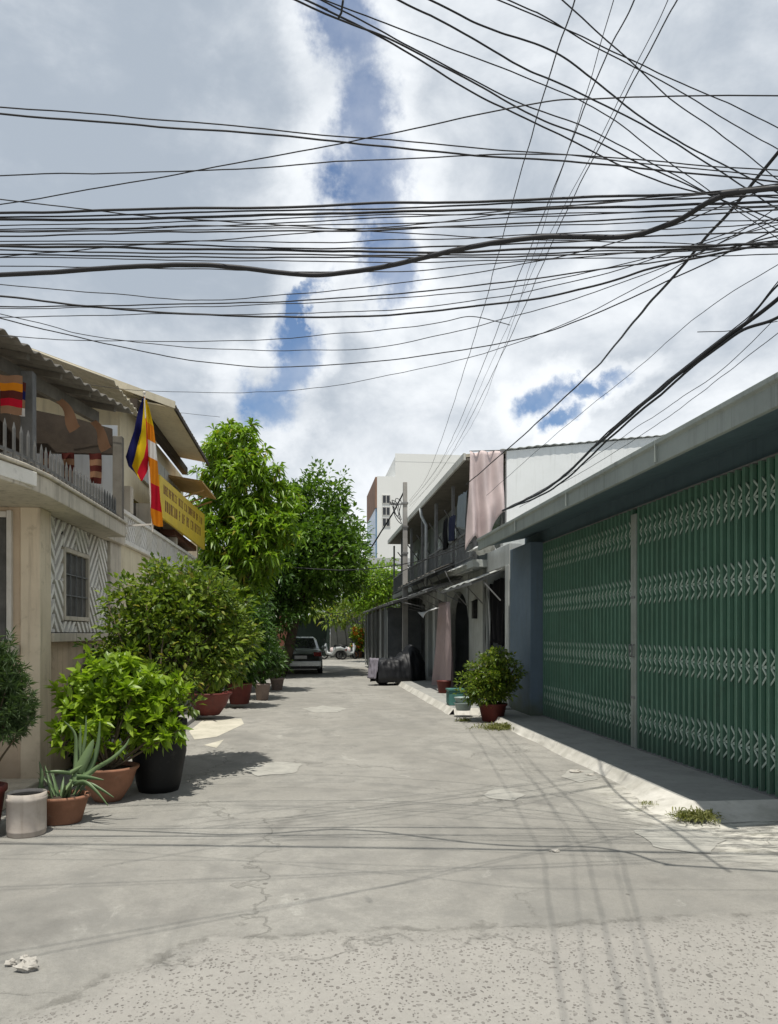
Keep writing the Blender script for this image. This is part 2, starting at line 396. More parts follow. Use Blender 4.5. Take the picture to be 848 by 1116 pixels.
M['greywood'] = pmat('grey_timber', (0.17, 0.155, 0.13), (0.12, 0.11, 0.09), 4, 0.85, 0.3, 60, streak=0.4)
M['darkwood'] = pmat('dark_timber', (0.06, 0.045, 0.032), (0.04, 0.03, 0.022), 4, 0.8, 0.3, 60)
M['brown'] = pmat('red_brown_paint', (0.16, 0.065, 0.04), (0.11, 0.045, 0.03), 3, 0.7, 0.2, 60)
M['steelgrey'] = pmat('grey_painted_steel', (0.12, 0.12, 0.115), (0.085, 0.085, 0.08), 5, 0.55, 0.1, 60, dirt=0.4)
M['framewhite'] = pmat('white_painted_frame', (0.66, 0.62, 0.56), (0.55, 0.51, 0.45), 4, 0.55, 0.1, 60, dirt=0.3, dirtc=(0.3, 0.26, 0.2))
M['signyellow'] = pmat('yellow_sign_board', (0.74, 0.53, 0.04), (0.62, 0.45, 0.06), 1.5, 0.6, 0.05, 40, streak=0.2, dirtc=(0.3, 0.22, 0.08))
M['signred'] = pmat('faded_red_lettering', (0.22, 0.09, 0.05), None, 6, 0.7, 0)
M['tan'] = pmat('tan_canopy', (0.50, 0.31, 0.12), (0.42, 0.26, 0.10), 1.5, 0.75, 0.1, 40, streak=0.25)
M['panel'] = pmat('grey_translucent_panel', (0.60, 0.59, 0.56), (0.50, 0.49, 0.46), 1.5, 0.5, 0.05, 30, streak=0.4)
M['glassdark'] = pmat('dark_window_glass', (0.02, 0.022, 0.024), (0.03, 0.033, 0.035), 2, 0.16, 0.02, 6, spec=0.6)
M['screen'] = pmat('dirty_window_mesh', (0.12, 0.115, 0.105), (0.07, 0.068, 0.062), 4, 0.6, 0.15, 60, streak=0.5)
M['rowwall'] = pmat('grey_green_plaster', (0.42, 0.44, 0.42), (0.33, 0.35, 0.33), 1.4, 0.85, 0.25, 60, streak=0.5, dirt=0.25, dirtc=(0.09, 0.095, 0.085), foot=0.4)
M['rowdark'] = pmat('slate_plaster', (0.26, 0.28, 0.28), (0.19, 0.205, 0.205), 1.4, 0.85, 0.25, 60, streak=0.5, dirtc=(0.05, 0.05, 0.05))
M['rowpale'] = pmat('pale_pilaster_plaster', (0.50, 0.52, 0.51), (0.40, 0.42, 0.41), 2, 0.8, 0.2, 60, streak=0.35, dirtc=(0.2, 0.2, 0.18), foot=0.4)
M['interior'] = pmat('dim_room_paint', (0.14, 0.135, 0.125), None, 2, 0.9, 0.1)
M['eavewhite'] = pmat('dirty_white_board', (0.58, 0.58, 0.54), (0.45, 0.45, 0.41), 1.2, 0.7, 0.15, 50, streak=0.4, dirtc=(0.2, 0.19, 0.16))
M['iron'] = pmat('grey_iron', (0.22, 0.225, 0.225), (0.15, 0.15, 0.15), 6, 0.6, 0.1, 80, dirt=0.3, dirtc=(0.1, 0.05, 0.03))
M['pipe'] = pmat('grey_pvc', (0.46, 0.48, 0.48), (0.38, 0.4, 0.4), 3, 0.5, 0.05, 50, dirt=0.3)
M['concrete'] = pmat('pole_concrete', (0.36, 0.35, 0.33), (0.28, 0.27, 0.255), 3, 0.9, 0.3, 60, streak=0.3)
M['tower'] = pmat('tower_cream_render', (0.74, 0.745, 0.72), (0.69, 0.695, 0.67), 0.12, 0.85, 0.05, 10, streak=0.1, dirtc=(0.4, 0.4, 0.36))
M['towerglass'] = pmat('blue_curtain_glass', (0.16, 0.28, 0.42), (0.11, 0.2, 0.32), 0.3, 0.2, 0.0, 10, spec=0.7)
M['towerbrown'] = pmat('brown_cladding', (0.27, 0.16, 0.11), None, 0.5, 0.8, 0.1, 10)
M['terracotta'] = pmat('terracotta', (0.29, 0.14, 0.085), (0.21, 0.105, 0.065), 5, 0.85, 0.25, 60, dirt=0.5, dirtc=(0.30, 0.24, 0.18))
M['redpot'] = pmat('dark_red_glazed_clay', (0.13, 0.028, 0.022), (0.09, 0.022, 0.018), 4, 0.6, 0.12, 50, dirt=0.3)
M['blackpot'] = pmat('black_plastic_pot', (0.007, 0.0072, 0.0075), (0.011, 0.011, 0.0105), 3, 0.6, 0.1, 50, dirt=0.35, dirtc=(0.07, 0.065, 0.055))
M['whitepot'] = pmat('stained_white_pot', (0.46, 0.41, 0.36), (0.38, 0.33, 0.285), 4, 0.75, 0.2, 60, streak=0.4, dirt=0.3, dirtc=(0.20, 0.16, 0.12))
M['greypot'] = pmat('grey_clay_pot', (0.27, 0.21, 0.18), (0.21, 0.16, 0.14), 4, 0.85, 0.2, 60, dirt=0.4)
M['soil'] = pmat('potting_soil', (0.05, 0.036, 0.025), (0.03, 0.022, 0.016), 14, 0.95, 0.8, 50)
M['bark'] = pmat('tree_bark', (0.12, 0.09, 0.065), (0.06, 0.046, 0.035), 6, 0.95, 0.8, 25, streak=0.4)
M['twig'] = pmat('shrub_stem', (0.11, 0.085, 0.05), (0.07, 0.055, 0.035), 8, 0.9, 0.4, 40)
M['cable'] = pmat('black_cable', (0.018, 0.018, 0.02), (0.03, 0.03, 0.032), 1, 0.55, 0.0, 10)
M['carpaint'] = pmat('silver_car_paint', (0.42, 0.44, 0.43), (0.38, 0.40, 0.39), 1, 0.3, 0.0, 10, metal=0.6, spec=0.5)
M['tyre'] = pmat('black_rubber', (0.018, 0.018, 0.018), None, 6, 0.8, 0.2, 60)
M['rim'] = pmat('wheel_alloy', (0.4, 0.4, 0.4), None, 4, 0.35, 0, metal=0.8)
M['taillight'] = pmat('red_lamp_plastic', (0.20, 0.012, 0.010), None, 4, 0.2, 0, spec=0.6)
M['plate'] = pmat('number_plate', (0.6, 0.6, 0.57), None, 4, 0.5, 0)
M['bumper'] = pmat('dark_trim', (0.03, 0.03, 0.03), None, 3, 0.6, 0.1)
M['tarp'] = pmat('black_tarpaulin', (0.007, 0.008, 0.010), (0.011, 0.012, 0.015), 3, 0.55, 0.35, 14, spec=0.4)
M['lilac'] = clothmat('lilac_grey_cloth', (0.26, 0.24, 0.28), 0.1)
M['pink'] = clothmat('faded_pink_cloth', (0.86, 0.73, 0.71), 0.3)
M['mauve'] = clothmat('grey_mauve_cloth', (0.50, 0.40, 0.40), 0.2)
M['blackcloth'] = clothmat('black_cloth', (0.012, 0.012, 0.014), 0.05)
M['navycloth'] = clothmat('navy_cloth', (0.03, 0.035, 0.07), 0.05)
M['bluecloth'] = clothmat('grey_blue_cloth', (0.30, 0.35, 0.38), 0.15)
M['tarpwhite'] = clothmat('white_canvas', (0.76, 0.77, 0.75), 0.3)
M['f_blue'] = clothmat('flag_blue', (0.012, 0.014, 0.085), 0.25)
M['f_yellow'] = clothmat('flag_yellow', (0.72, 0.50, 0.015), 0.35)
M['f_red'] = clothmat('flag_red', (0.50, 0.012, 0.03), 0.3)
M['f_white'] = clothmat('flag_white', (0.78, 0.76, 0.72), 0.35)
M['f_orange'] = clothmat('flag_orange', (0.70, 0.24, 0.015), 0.35)
M['f_faded'] = clothmat('flag_faded_brown', (0.30, 0.17, 0.10), 0.25)
M['f_dark'] = clothmat('flag_dark_maroon', (0.10, 0.025, 0.02), 0.2)
M['teal'] = pmat('teal_plastic', (0.07, 0.19, 0.17), None, 4, 0.5, 0.05)
M['basin'] = pmat('pale_plastic', (0.36, 0.44, 0.42), None, 4, 0.45, 0.05)
M['stone'] = pmat('pale_rubble', (0.42, 0.40, 0.36), (0.33, 0.31, 0.275), 14, 0.95, 0.8, 40)
M['grass'] = leafmat('dry_grass', (0.10, 0.115, 0.03), (0.22, 0.22, 0.075), 0.3, 0.7)
M['leafbright'] = leafmat('yellow_green_leaf', (0.13, 0.225, 0.014), (0.30, 0.42, 0.035), 0.38, 0.4)
M['leafmango'] = leafmat('fresh_tree_leaf', (0.095, 0.185, 0.014), (0.235, 0.36, 0.030), 0.38, 0.42, (0.24, 0.22, 0.03))
M['leafbush'] = leafmat('shrub_leaf', (0.052, 0.100, 0.015), (0.215, 0.285, 0.036), 0.36, 0.42, (0.30, 0.26, 0.06))
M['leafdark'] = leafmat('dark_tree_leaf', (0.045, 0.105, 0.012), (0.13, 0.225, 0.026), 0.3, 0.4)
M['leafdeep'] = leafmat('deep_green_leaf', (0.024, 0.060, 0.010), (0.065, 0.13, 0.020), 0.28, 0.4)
M['leafgrey'] = leafmat('grey_green_needle', (0.045, 0.085, 0.03), (0.09, 0.14, 0.05), 0.3, 0.5)
M['aloe'] = leafmat('aloe_leaf', (0.10, 0.16, 0.07), (0.17, 0.24, 0.11), 0.1, 0.45)
M['petal'] = leafmat('white_petal', (0.6, 0.6, 0.52), (0.75, 0.75, 0.7), 0.3, 0.7)
M['petalred'] = leafmat('orange_red_petal', (0.45, 0.07, 0.02), (0.6, 0.16, 0.03), 0.3, 0.6)

# ------------------------------------------------------------------ leaves
def leaf_arrays(P, D, L, wr=0.4, fold=0.10, droop=0.15, up=None):
    """5-vert folded leaves; P bases, D directions, L lengths"""
    n = len(P); D = D / np.linalg.norm(D, axis=1, keepdims=True)
    ref = RNG.normal(size=(n, 3)) * 0.5 + np.array([0, 0, 1.0])
    Sd = np.cross(D, ref); Sd /= np.linalg.norm(Sd, axis=1, keepdims=True) + 1e-9
    N = np.cross(Sd, D); L = L[:, None]
    wd = L * wr * 0.5
    dn = np.array([0, 0, -1.0])
    mid = P + D * L * 0.5 - N * L * fold * 0.6
    lf = P + D * L * 0.48 + Sd * wd + N * L * fold * 0.5
    rt = P + D * L * 0.48 - Sd * wd + N * L * fold * 0.5
    tip = P + D * L + dn * L * droop
    V = np.stack([P, lf, mid, rt, tip], 1).reshape(-1, 3)
    b = (np.arange(n) * 5)[:, None]
    T = np.concatenate([b + np.array([[0, 2, 1]]), b + np.array([[0, 3, 2]]), b + np.array([[1, 2, 4]]), b + np.array([[2, 3, 4]])], 1).reshape(-1, 3)
    return V, T
def leaf_mesh(name, parts, mat, parent=None):
    Vs, Ts, o = [], [], 0
    for V, T in parts: Vs.append(V); Ts.append(T + o); o += len(V)
    V = np.concatenate(Vs); T = np.concatenate(Ts)
    me = bpy.data.meshes.new(name)
    me.vertices.add(len(V)); me.vertices.foreach_set('co', V.astype(np.float32).ravel())
    me.loops.add(T.size); me.loops.foreach_set('vertex_index', T.astype(np.int32).ravel())
    me.polygons.add(len(T)); me.polygons.foreach_set('loop_start', np.arange(0, T.size, 3, dtype=np.int32))
    me.polygons.foreach_set('use_smooth', [True] * len(T))
    me.materials.append(mat); me.update(calc_edges=True); me.validate()
    ob = bpy.data.objects.new(name, me); COL.objects.link(ob)
    if parent is not None: ob.parent = parent
    return ob
def rdir(n):
    d = RNG.normal(size=(n, 3)); return d / np.linalg.norm(d, axis=1, keepdims=True)
def in_lobes(n, lobes, shell=0.55):
    """points in a union of ellipsoids (cx,cy,cz,rx,ry,rz), favouring the outside"""
    vol = np.array([l[3] * l[4] * l[5] for l in lobes]) ** 0.8; k = RNG.choice(len(lobes), n, p=vol / vol.sum())
    Lb = np.array(lobes)[k]; d = rdir(n); r = shell + (1 - shell) * RNG.random(n) ** 0.8
    return Lb[:, :3] + d * Lb[:, 3:] * r[:, None], d
def foliage(lobes, clumps, per, rad, llen, wr, droop=0.2, shell=0.5, upw=0.5, rosette=False, fold=0.1):
    C, d = in_lobes(clumps, lobes, shell)
    C += RNG.normal(size=C.shape) * rad * 0.6
    idx = np.repeat(np.arange(clumps), per); n = len(idx)
    axis = d + np.array([0, 0, upw]); axis /= np.linalg.norm(axis, axis=1, keepdims=True)
    v = rdir(n)
    if rosette:
        dirs = axis[idx] * (0.15 + 0.55 * RNG.random((n, 1))) + v
        P = C[idx] + axis[idx] * RNG.normal(size=(n, 1)) * rad * 0.3
    else:
        dirs = axis[idx] * 0.7 + v
        P = C[idx] + v * rad * (RNG.random((n, 1)) ** 0.5) * np.array([1, 1, 0.8])
    L = llen * (0.65 + 0.6 * RNG.random(n))
    return leaf_arrays(P, dirs, L, wr, fold, droop), C
def branches(mb, base, targets, r0, r1=0.006, fork=0.45, seg=6):
    base = Vector(base)
    for t in targets:
        t = Vector(t); mid = base.lerp(t, fork) + Vector((random.uniform(-.06, .06), random.uniform(-.06, .06), random.uniform(0.02, .12))) * (t - base).length
        pts = []
        for i in range(6):
            s = i / 5; pts.append(base * (1 - s) ** 2 + mid * 2 * s * (1 - s) + t * s * s)
        mb.tube(pts, [r0 + (r1 - r0) * (i / 5) for i in range(6)], seg)

# ================================================================== THE GROUND
g = MB(); g.v = [(-400, -200, 0), (400, -200, 0), (400, 900, 0), (-400, 900, 0)]; g.face(0, 1, 2, 3)
tag(g.build('ground', M['road']), kind='structure')
XG = 4.27                                       # gate plane of the garage
yA = y_at(593, XG)                              # far end of the gates
k = MB()
k.prism([(3.40, 6.57, -0.05), (3.43, 6.49, -0.05), (3.52, 6.45, -0.05), (XG + 0.3, 6.45, -0.05), (XG + 0.3, 14.6, -0.05), (3.40, 14.6, -0.05)], (0, 0, 0.15))
tag(k.build('garage_pavement', M['slab'], bevel=0.012), kind='structure')
k = MB()
path = [Vector((3.397, 14.7 - 0.14 * i, 0)) for i in range(58)] + [Vector((3.397 + 0.12 * (1 - math.cos(t_ * math.pi / 12)), 6.567 - 0.12 * math.sin(t_ * math.pi / 12), 0)) for t_ in range(1, 7)] + [Vector((3.517 + 0.1 * i, 6.447, 0)) for i in range(1, 16)]
def ramp(a, b):
    r_ = a * (len(path) - 1); i = min(int(r_), len(path) - 2); p = path[i].lerp(path[i + 1], r_ - i)
    tn = (path[min(i + 2, len(path) - 1)] - path[max(i - 1, 0)]).normalized(); nv = Vector((tn.y, -tn.x, 0))
    if nv.x > 0.2 or nv.y > 0.2: nv = -nv
    near = max(0, 1 - max(0, p.y - 6.4) / 1.3)
    w = 0.10 + 0.05 * mnoise.noise(Vector((p.y * 0.9, p.x, 1))) + 0.30 * near
    z = 0.103 * (1 - b) ** 1.2 - 0.012 * b + 0.014 * mnoise.noise(Vector((p.y * 2.5, p.x * 2.5 + b * 3, 0))) * math.sin(b * 3.1416)
    return p + nv * (w * b) + Vector((0, 0, z))
k.grid(150, 8, ramp)
tag(k.build('kerb', M['kerb'], smooth=True), kind='structure')
k = MB()
k.prism([(2.86, 14.75, -0.05), (4.6, 14.75, -0.05), (4.6, 36, -0.05), (2.86, 36, -0.05)], (0, 0, 0.17))
tag(k.build('pavement', M['slab'], bevel=0.015), kind='structure')
k = MB()
k.grid(40, 4, lambda a, b: (2.857 - (0.11 + 0.03 * mnoise.noise(Vector((a * 20, 1, 4)))) * b, 14.7 + 12 * a, 0.123 * (1 - b) - 0.01 * b))
k.grid(6, 4, lambda a, b: (2.857 + 0.55 * a, 14.747 - 0.12 * b, 0.123 * (1 - b) - 0.01 * b))
tag(k.build('pavement_kerb', M['kerb'], smooth=True), kind='structure')
k = MB()
k.prism([(-2.05, 10.6, -0.05), (-2.02, 27, -0.05), (-3.4, 27, -0.05), (-3.4, 10.6, -0.05)], (0, 0, 0.13))
tag(k.build('side_path', M['slab'], bevel=0.015), kind='structure')
k = MB(); k.v = [tuple(at_z(px, py, 0.004)) for px, py in ((206, 797), (222, 784), (263, 783), (266, 789), (236, 803), (212, 806))]; k.face(*range(6)[::-1])
k.v += [tuple(at_z(px, py, 0.004)) for px, py in ((222, 812), (244, 806), (236, 815))]; k.face(8, 7, 6)
tag(k.build('cement_patch', M['patch']), kind='structure')

def patch(pts, name_seed):
    P = [Vector(at_z(px, py, 0.0045)) for px, py in pts]; c = sum(P, Vector()) / len(P); o = MB(); out = []
    for i in range(len(P)):
        for q in range(6):
            p_ = P[i].lerp(P[(i + 1) % len(P)], q / 6); out.append(c + (p_ - c) * (1 + 0.16 * mnoise.noise(p_ * 7 + Vector((name_seed, 0, 0)))))
    b = len(o.v); o.v += [tuple(p_) for p_ in out]; n_ = len(out)
    o.v.append(tuple(c)); nrm_up = (out[1] - out[0]).cross(c - out[0]).z > 0
    for i in range(n_): o.face(*((i, (i + 1) % n_, n_) if nrm_up else ((i + 1) % n_, i, n_)))
    tag(o.build('cement_patch', M['patch2']), kind='structure')
patch([(525, 866), (540, 859), (556, 861), (572, 866), (560, 872), (540, 871)], 1)
patch([(612, 846), (622, 838), (646, 840), (652, 849), (632, 853)], 2)
patch([(262, 838), (300, 830), (330, 832), (322, 842), (282, 846)], 3)
patch([(330, 772), (352, 769), (378, 772), (368, 776), (344, 777)], 4)
patch([(690, 905), (735, 897), (790, 915), (775, 930), (720, 925)], 5)
# ================================================================== GARAGE WITH GREEN FOLDING GATES
def make_garage():
    t = thing('garage', 'dark blue garage with grey green eaves and wide green folding gates', 'garage', (XG, 9, 0))
    y0, y1 = 4.3, 14.75
    w = MB(); zt = 3.24
    w.box(XG + 0.02, XG + 0.3, y0, y1, zt, 3.9)                        # header wall
    w.box(XG - 0.02, XG + 0.3, 3.9, 4.62, 0.0, zt - 0.002)
    w.box(XG + 0.3, 9.8, 3.9, y1, 0.0, 3.9)
    w.build('wall', M['blue'], t, bevel=0.01)
    p = MB(); p.box(4.02, XG + 0.28, yA + 0.02, 14.85, 0.0, 3.26); p.build('pillar', M['bluefoot'], t, bevel=0.012)
    r = MB(); xe = 3.30
    r.prism([(xe + 0.05, 5.05, 3.262), (XG + 0.015, 5.05, 3.47), (9.9, 5.05, 4.0), (9.9, 5.05, 4.06), (xe + 0.05, 5.05, 3.40)], (0, 9.6, 0))
    ro = r.build('roof', M['blue'], t)
    f = MB()
    f.prism([(xe, 5.0, 3.205), (xe + 0.047, 5.0, 3.205), (xe + 0.047, 5.0, 3.43), (xe - 0.03, 5.0, 3.43), (xe - 0.03, 5.0, 3.385), (xe, 5.0, 3.37)], (0, 9.55, 0))
    for yy in (6.9, 9.4, 11.8): f.box(xe - 0.034, xe + 0.01, yy, yy + 0.012, 3.215, 3.425)
    f.build('fascia', M['fascia'], ro, bevel=0.006)
    yp = y_at(694, XG)
    def leaf(ya, yb):
        lf = MB()
        n = max(2, round((yb - ya) / 0.134)); step = (yb - ya) / n
        # ribbed sheet behind the bars
        def sheet(a, b):
            yy = ya + (yb - ya) * a; ph = (a * n) % 1
            return (XG + 0.055 + 0.012 * math.cos(2 * math.pi * a * n), yy, 0.115 + 3.12 * b)
        lf.grid(n * 6, 1, sheet)
        o = lf.build('gate_leaf', M['gback'], t, smooth=True)
        b = MB()
        for i in range(n + 1):
            yy = ya + i * step + random.uniform(-.006, .006)
            b.box(XG - 0.02, XG + 0.022, yy - 0.017, yy + 0.017, 0.112, 3.225)
            b.box(XG - 0.026, XG - 0.018, yy - 0.021, yy - 0.010, 0.112, 3.225)
            b.box(XG - 0.026, XG - 0.018, yy + 0.010, yy + 0.021, 0.112, 3.225)
        b.build('gate_bars', M['gbar'], o)
        for zb in (0.33, 1.12, 1.98, 2.745):
            c = MB()
            c.box(XG - 0.004, XG + 0.0, ya, yb, zb + 0.145, zb + 0.175)
            for q in range(2):
                for i in range(n):
                    yy = ya + (i + 0.5) * step; z0 = zb + q * 0.165; e = 0.050 + random.uniform(-.006, .006)
                    for za, zc in ((0.0, 0.08), (0.155, 0.075)):
                        c.prism([(XG - 0.014, yy + e * 0.9, z0 + za - 0.014), (XG - 0.014, yy - e * 0.75, z0 + zc - 0.014),
                                 (XG - 0.014, yy - e * 0.75, z0 + zc + 0.014), (XG - 0.014, yy + e * 0.9, z0 + za + 0.014)], (0.006 + (0.004 if za else 0), 0, 0))
            c.build('gate_lattice', M['glat'], o)
    leaf(yp + 0.10, yA - 0.03); leaf(4.66, yp - 0.10)
    po = MB(); po.box(XG - 0.05, XG + 0.02, yp - 0.075, yp - 0.005, 0.11, 3.15); po.box(XG - 0.05, XG + 0.02, yp + 0.005, yp + 0.075, 0.11, 3.15)
    pb = po.build('gate_post', M['gpost'], t, bevel=0.006)
    for sg in (-.04, .04):
        hd = MB(); hd.tube([(XG - 0.045, yp + sg, 1.29), (XG - 0.085, yp + sg, 1.30), (XG - 0.085, yp + sg, 1.44), (XG - 0.045, yp + sg, 1.45)], 0.009, 6); hd.build('handle', M['iron'], pb)
    for zz in (0.75, 2.05):
        hd = MB(); hd.box(XG - 0.06, XG - 0.045, yp - 0.06, yp + 0.06, zz, zz + 0.03); hd.build('clasp', M['iron'], pb)
    tr = MB(); tr.box(XG - 0.045, XG + 0.06, 4.64, yA, 0.101, 0.112); tr.box(XG - 0.03, XG + 0.07, 4.64, yA, 3.226, 3.239)
    tr.build('gate_track', M['iron'], t)
make_garage()

# ================================================================== LEFT CORNER HOUSE
XL = -2.74
def stripes(mb, y0, y1, z0, z1, x, dirn, pitch=0.118, wid=0.056, dep=0.035):
    """diagonal raised strips clipped to a cell"""
    def clip(poly, ax, lim, keep_less):
        out = []
        for i in range(len(poly)):
            a, b = poly[i], poly[(i + 1) % len(poly)]
            ia = (a[ax] <= lim) if keep_less else (a[ax] >= lim); ib = (b[ax] <= lim) if keep_less else (b[ax] >= lim)
            if ia: out.append(a)
            if ia != ib:
                s = (lim - a[ax]) / (b[ax] - a[ax]); out.append((a[0] + (b[0] - a[0]) * s, a[1] + (b[1] - a[1]) * s))
        return out
    Lm = (y1 - y0) + (z1 - z0) + 1; q = pitch * 1.414; w = wid * 1.414
    nmax = int(Lm / q) + 2
    for i in range(-nmax, nmax):
        c = i * q
        if dirn > 0: poly = [(y0 - 1, z0 - 1 + c), (y0 - 1, z0 - 1 + c + w), (y0 - 1 + 9, z0 - 1 + c + w + 9), (y0 - 1 + 9, z0 - 1 + c + 9)]
        else: poly = [(y0 - 1, z1 + 1 + c), (y0 - 1, z1 + 1 + c + w), (y0 - 1 + 9, z1 + 1 + c + w - 9), (y0 - 1 + 9, z1 + 1 + c - 9)]
        for ax, lim, kl in ((0, y0, False), (0, y1, True), (1, z0, False), (1, z1, True)):
            poly = clip(poly, ax, lim, kl)
            if len(poly) < 3: break
        if len(poly) >= 3: mb.prism([(x, a, b) for a, b in poly], (dep, 0, 0))
def wave_sheet(mb, p00, p10, p01, p11, waves, amp, n=6, across='u'):
    p00, p10, p01, p11 = map(Vector, (p00, p10, p01, p11))
    def fn(a, b):
        p = p00 * (1 - a) * (1 - b) + p10 * a * (1 - b) + p01 * (1 - a) * b + p11 * a * b
        p = p + Vector((0, 0, amp * math.sin(2 * math.pi * waves * a) + 0.02 * mnoise.noise(p * 1.3)))
        return p
    mb.grid(waves * n, 4, fn)

def make_corner_house():
    t = thing('corner_house', 'old beige corner house with patterned wall and corrugated terrace roof', 'house', (-4, 9, 0))
    yc0 = y_at(44, XL); yc1 = y_at(56, XL)
    yS1 = y_at(122, XL); yE = 11.72
    w = MB()
    w.box(-7.5, XL - 0.20, yc0 + 0.02, yc0 + 0.22, 0, 2.9)                 # camera side wall
    w.box(-7.5, XL - 0.06, yc1 - 0.02, yE, 0, 1.50)                        # low street wall
    w.box(-7.5, XL - 0.35, yc0 + 0.23, yE, 1.50, 2.9)
    w.build('wall', M['beige'], t, bevel=0.008)
    c = MB(); c.box(XL - 0.20, XL, yc0, yc1, 0, 2.90); c.build('pillar', M['creampost'], t, bevel=0.01)
    c = MB(); c.box(XL - 0.34, XL - 0.02, yS1 + 0.02, yE, 1.5, 2.90); c.build('pillar', M['aged'], t, bevel=0.01)
    s = MB(); s.box(XL - 0.30, XL + 0.03, yc1 + 0.003, yE - 0.01, 1.503, 1.60); s.build('sill', M['aged'], t, bevel=0.008)
    # patterned relief screen
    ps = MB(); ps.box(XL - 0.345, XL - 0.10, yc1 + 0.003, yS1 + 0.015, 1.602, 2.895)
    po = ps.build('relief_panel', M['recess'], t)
    yw0, yw1 = y_at(77, XL), y_at(101, XL); zw0, zw1 = 1.80, 2.55
    L = MB(); xr = XL - 0.098
    yl = yc1 + 0.01; yr = yS1 + 0.01
    def fill(ya, yb, za, zb, ncol, nrow, flip=0):
        for i in range(ncol):
            for j in range(nrow):
                a = ya + (yb - ya) * i / ncol; b = ya + (yb - ya) * (i + 1) / ncol
                cz = za + (zb - za) * j / nrow; d = za + (zb - za) * (j + 1) / nrow
                stripes(L, a + .006, b - .006, cz, d, xr, 1 if (i + j + flip) % 2 else -1)
    fill(yl, yw0 - 0.05, 1.61, 2.20, 2, 1, 1); fill(yl, yw0 - 0.05, 2.20, 2.89, 2, 1, 0)
    fill(yw0 - 0.05, yw1 + 0.05, zw1 + 0.06, 2.89, 2, 1, 1); fill(yw0 - 0.05, yw1 + 0.05, 1.61, zw0 - 0.06, 2, 1, 1)
    fill(yw1 + 0.05, yr, 1.61, 2.20, 2, 1, 0); fill(yw1 + 0.05, yr, 2.20, 2.89, 2, 1, 1)
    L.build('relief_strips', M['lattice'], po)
    wf = MB(); fw = 0.05
    wf.box(xr - .002, xr + .05, yw0 - fw, yw0, zw0 - fw, zw1 + fw); wf.box(xr - .002, xr + .05, yw1, yw1 + fw, zw0 - fw, zw1 + fw)
    wf.box(xr - .002, xr + .05, yw0, yw1, zw1, zw1 + fw); wf.box(xr - .002, xr + .05, yw0, yw1, zw0 - fw, zw0)
    wo = wf.build('window', M['aged'], t, bevel=0.004)
    gr = MB()
    for q in range(1, 4): gr.bar((xr + .03, yw0 + (yw1 - yw0) * q / 4, zw0), (xr + .03, yw0 + (yw1 - yw0) * q / 4, zw1), .012)
    for q in (.33, .66): gr.bar((xr + .03, yw0, zw0 + (zw1 - zw0) * q), (xr + .03, yw1, zw0 + (zw1 - zw0) * q), .012)
    gr.build('grille', M['iron'], wo)
    wp = MB(); wp.box(xr, xr + .012, yw0, yw1, zw0, zw1); wp.build('pane', M['screen'], wo)
    # window on the camera side
    yf = yc0 + 0.02
    fr = MB()
    xa, xb = -3.95, -3.02
    for x in (xa, -3.50, -3.26, xb - 0.045): fr.box(x, x + 0.05, yf - 0.05, yf + 0.02, 1.52, 2.86)
    fr.box(xa, xb, yf - 0.045, yf + 0.02, 2.862, 2.91) if False else None
    fr.box(xa + 0.05, xb - 0.05, yf - 0.04, yf + 0.02, 2.79, 2.85)
    fo = fr.build('window', M['framewhite'], t, bevel=0.005)
    pn = MB(); pn.box(xa, xb, yf - 0.012, yf + 0.01, 1.52, 2.80); pn.build('pane', M['glassdark'], fo)
    cu = MB(); cu.grid(16, 2, lambda a, b: (-3.26 + 0.22 * a, yf - 0.018 + 0.006 * math.sin(a * 30), 1.53 + 1.25 * b)); cu.build('curtain', M['screen'], fo, smooth=True)
    sl_ = MB(); sl_.box(-4.1, XL - 0.205, yf - 0.14, yf - 0.003, 1.37, 1.475); sl_.build('sill', M['aged'], t, bevel=0.008)
    pl = MB(); pl.prism([(-6, 6.9, 0), (XL + 0.02, 7.15, 0), (XL + 0.03, yc1 + 0.05, 0), (-6, yc1 + 0.05, 0)], (0, 0, 0.10)); pl.build('plinth', M['aged'], t, bevel=0.015)
    # balcony slab with a bent front
    out = [(-2.70, 11.72), (-2.70, 10.68), (-2.45, 10.68), (-2.45, 7.55), (-2.50, 7.05), (-2.62, 6.55), (-2.85, 6.1), (-3.3, 5.7), (-7.5, 5.2), (-7.5, 11.72)]
    b = MB(); b.prism([(x, y, 2.90) for x, y in out[::-1]], (0, 0, 0.17))
    b.prism([(x + (0.03 if x > -3.4 else 0), y - 0.01, 3.072) for x, y in out[::-1]], (0, 0, 0.035))
    b.build('balcony_slab', M['aged'], t, bevel=0.01)
    bl = MB()                                                             # moulded block on the front
    bl.hexa([(-2.60, 6.62, 2.93), (-2.44, 7.22, 2.93), (-2.50, 7.22, 2.93), (-2.66, 6.62, 2.93), (-2.60, 6.62, 3.06), (-2.44, 7.22, 3.06), (-2.50, 7.22, 3.06), (-2.66, 6.62, 3.06)])
    bl.build('moulding', M['lattice'], t, bevel=0.006)
    # railing
    rl = MB(); path = [(-2.53, 10.4), (-2.53, 7.6), (-2.58, 7.05), (-2.70, 6.55), (-2.93, 6.1)]
    pts = []
    for i in range(len(path) - 1):
        a, c2 = Vector((*path[i], 0)), Vector((*path[i + 1], 0)); n = max(1, int((c2 - a).length / 0.125))
        for q in range(n): pts.append(a.lerp(c2, q / n))
    for p in pts:
        h = 0.30 if p.y > 7.4 else 0.36
        rl.tube([(p.x, p.y, 3.107), (p.x, p.y, 3.107 + h - 0.06), (p.x, p.y, 3.107 + h)], [0.016, 0.016, 0.003], 6)
    for i in range(len(pts) - 1): rl.bar((pts[i].x, pts[i].y, 3.2), (pts[i + 1].x, pts[i + 1].y, 3.2), 0.012, 0.03)
    rl.build('railing', M['steelgrey'], t)
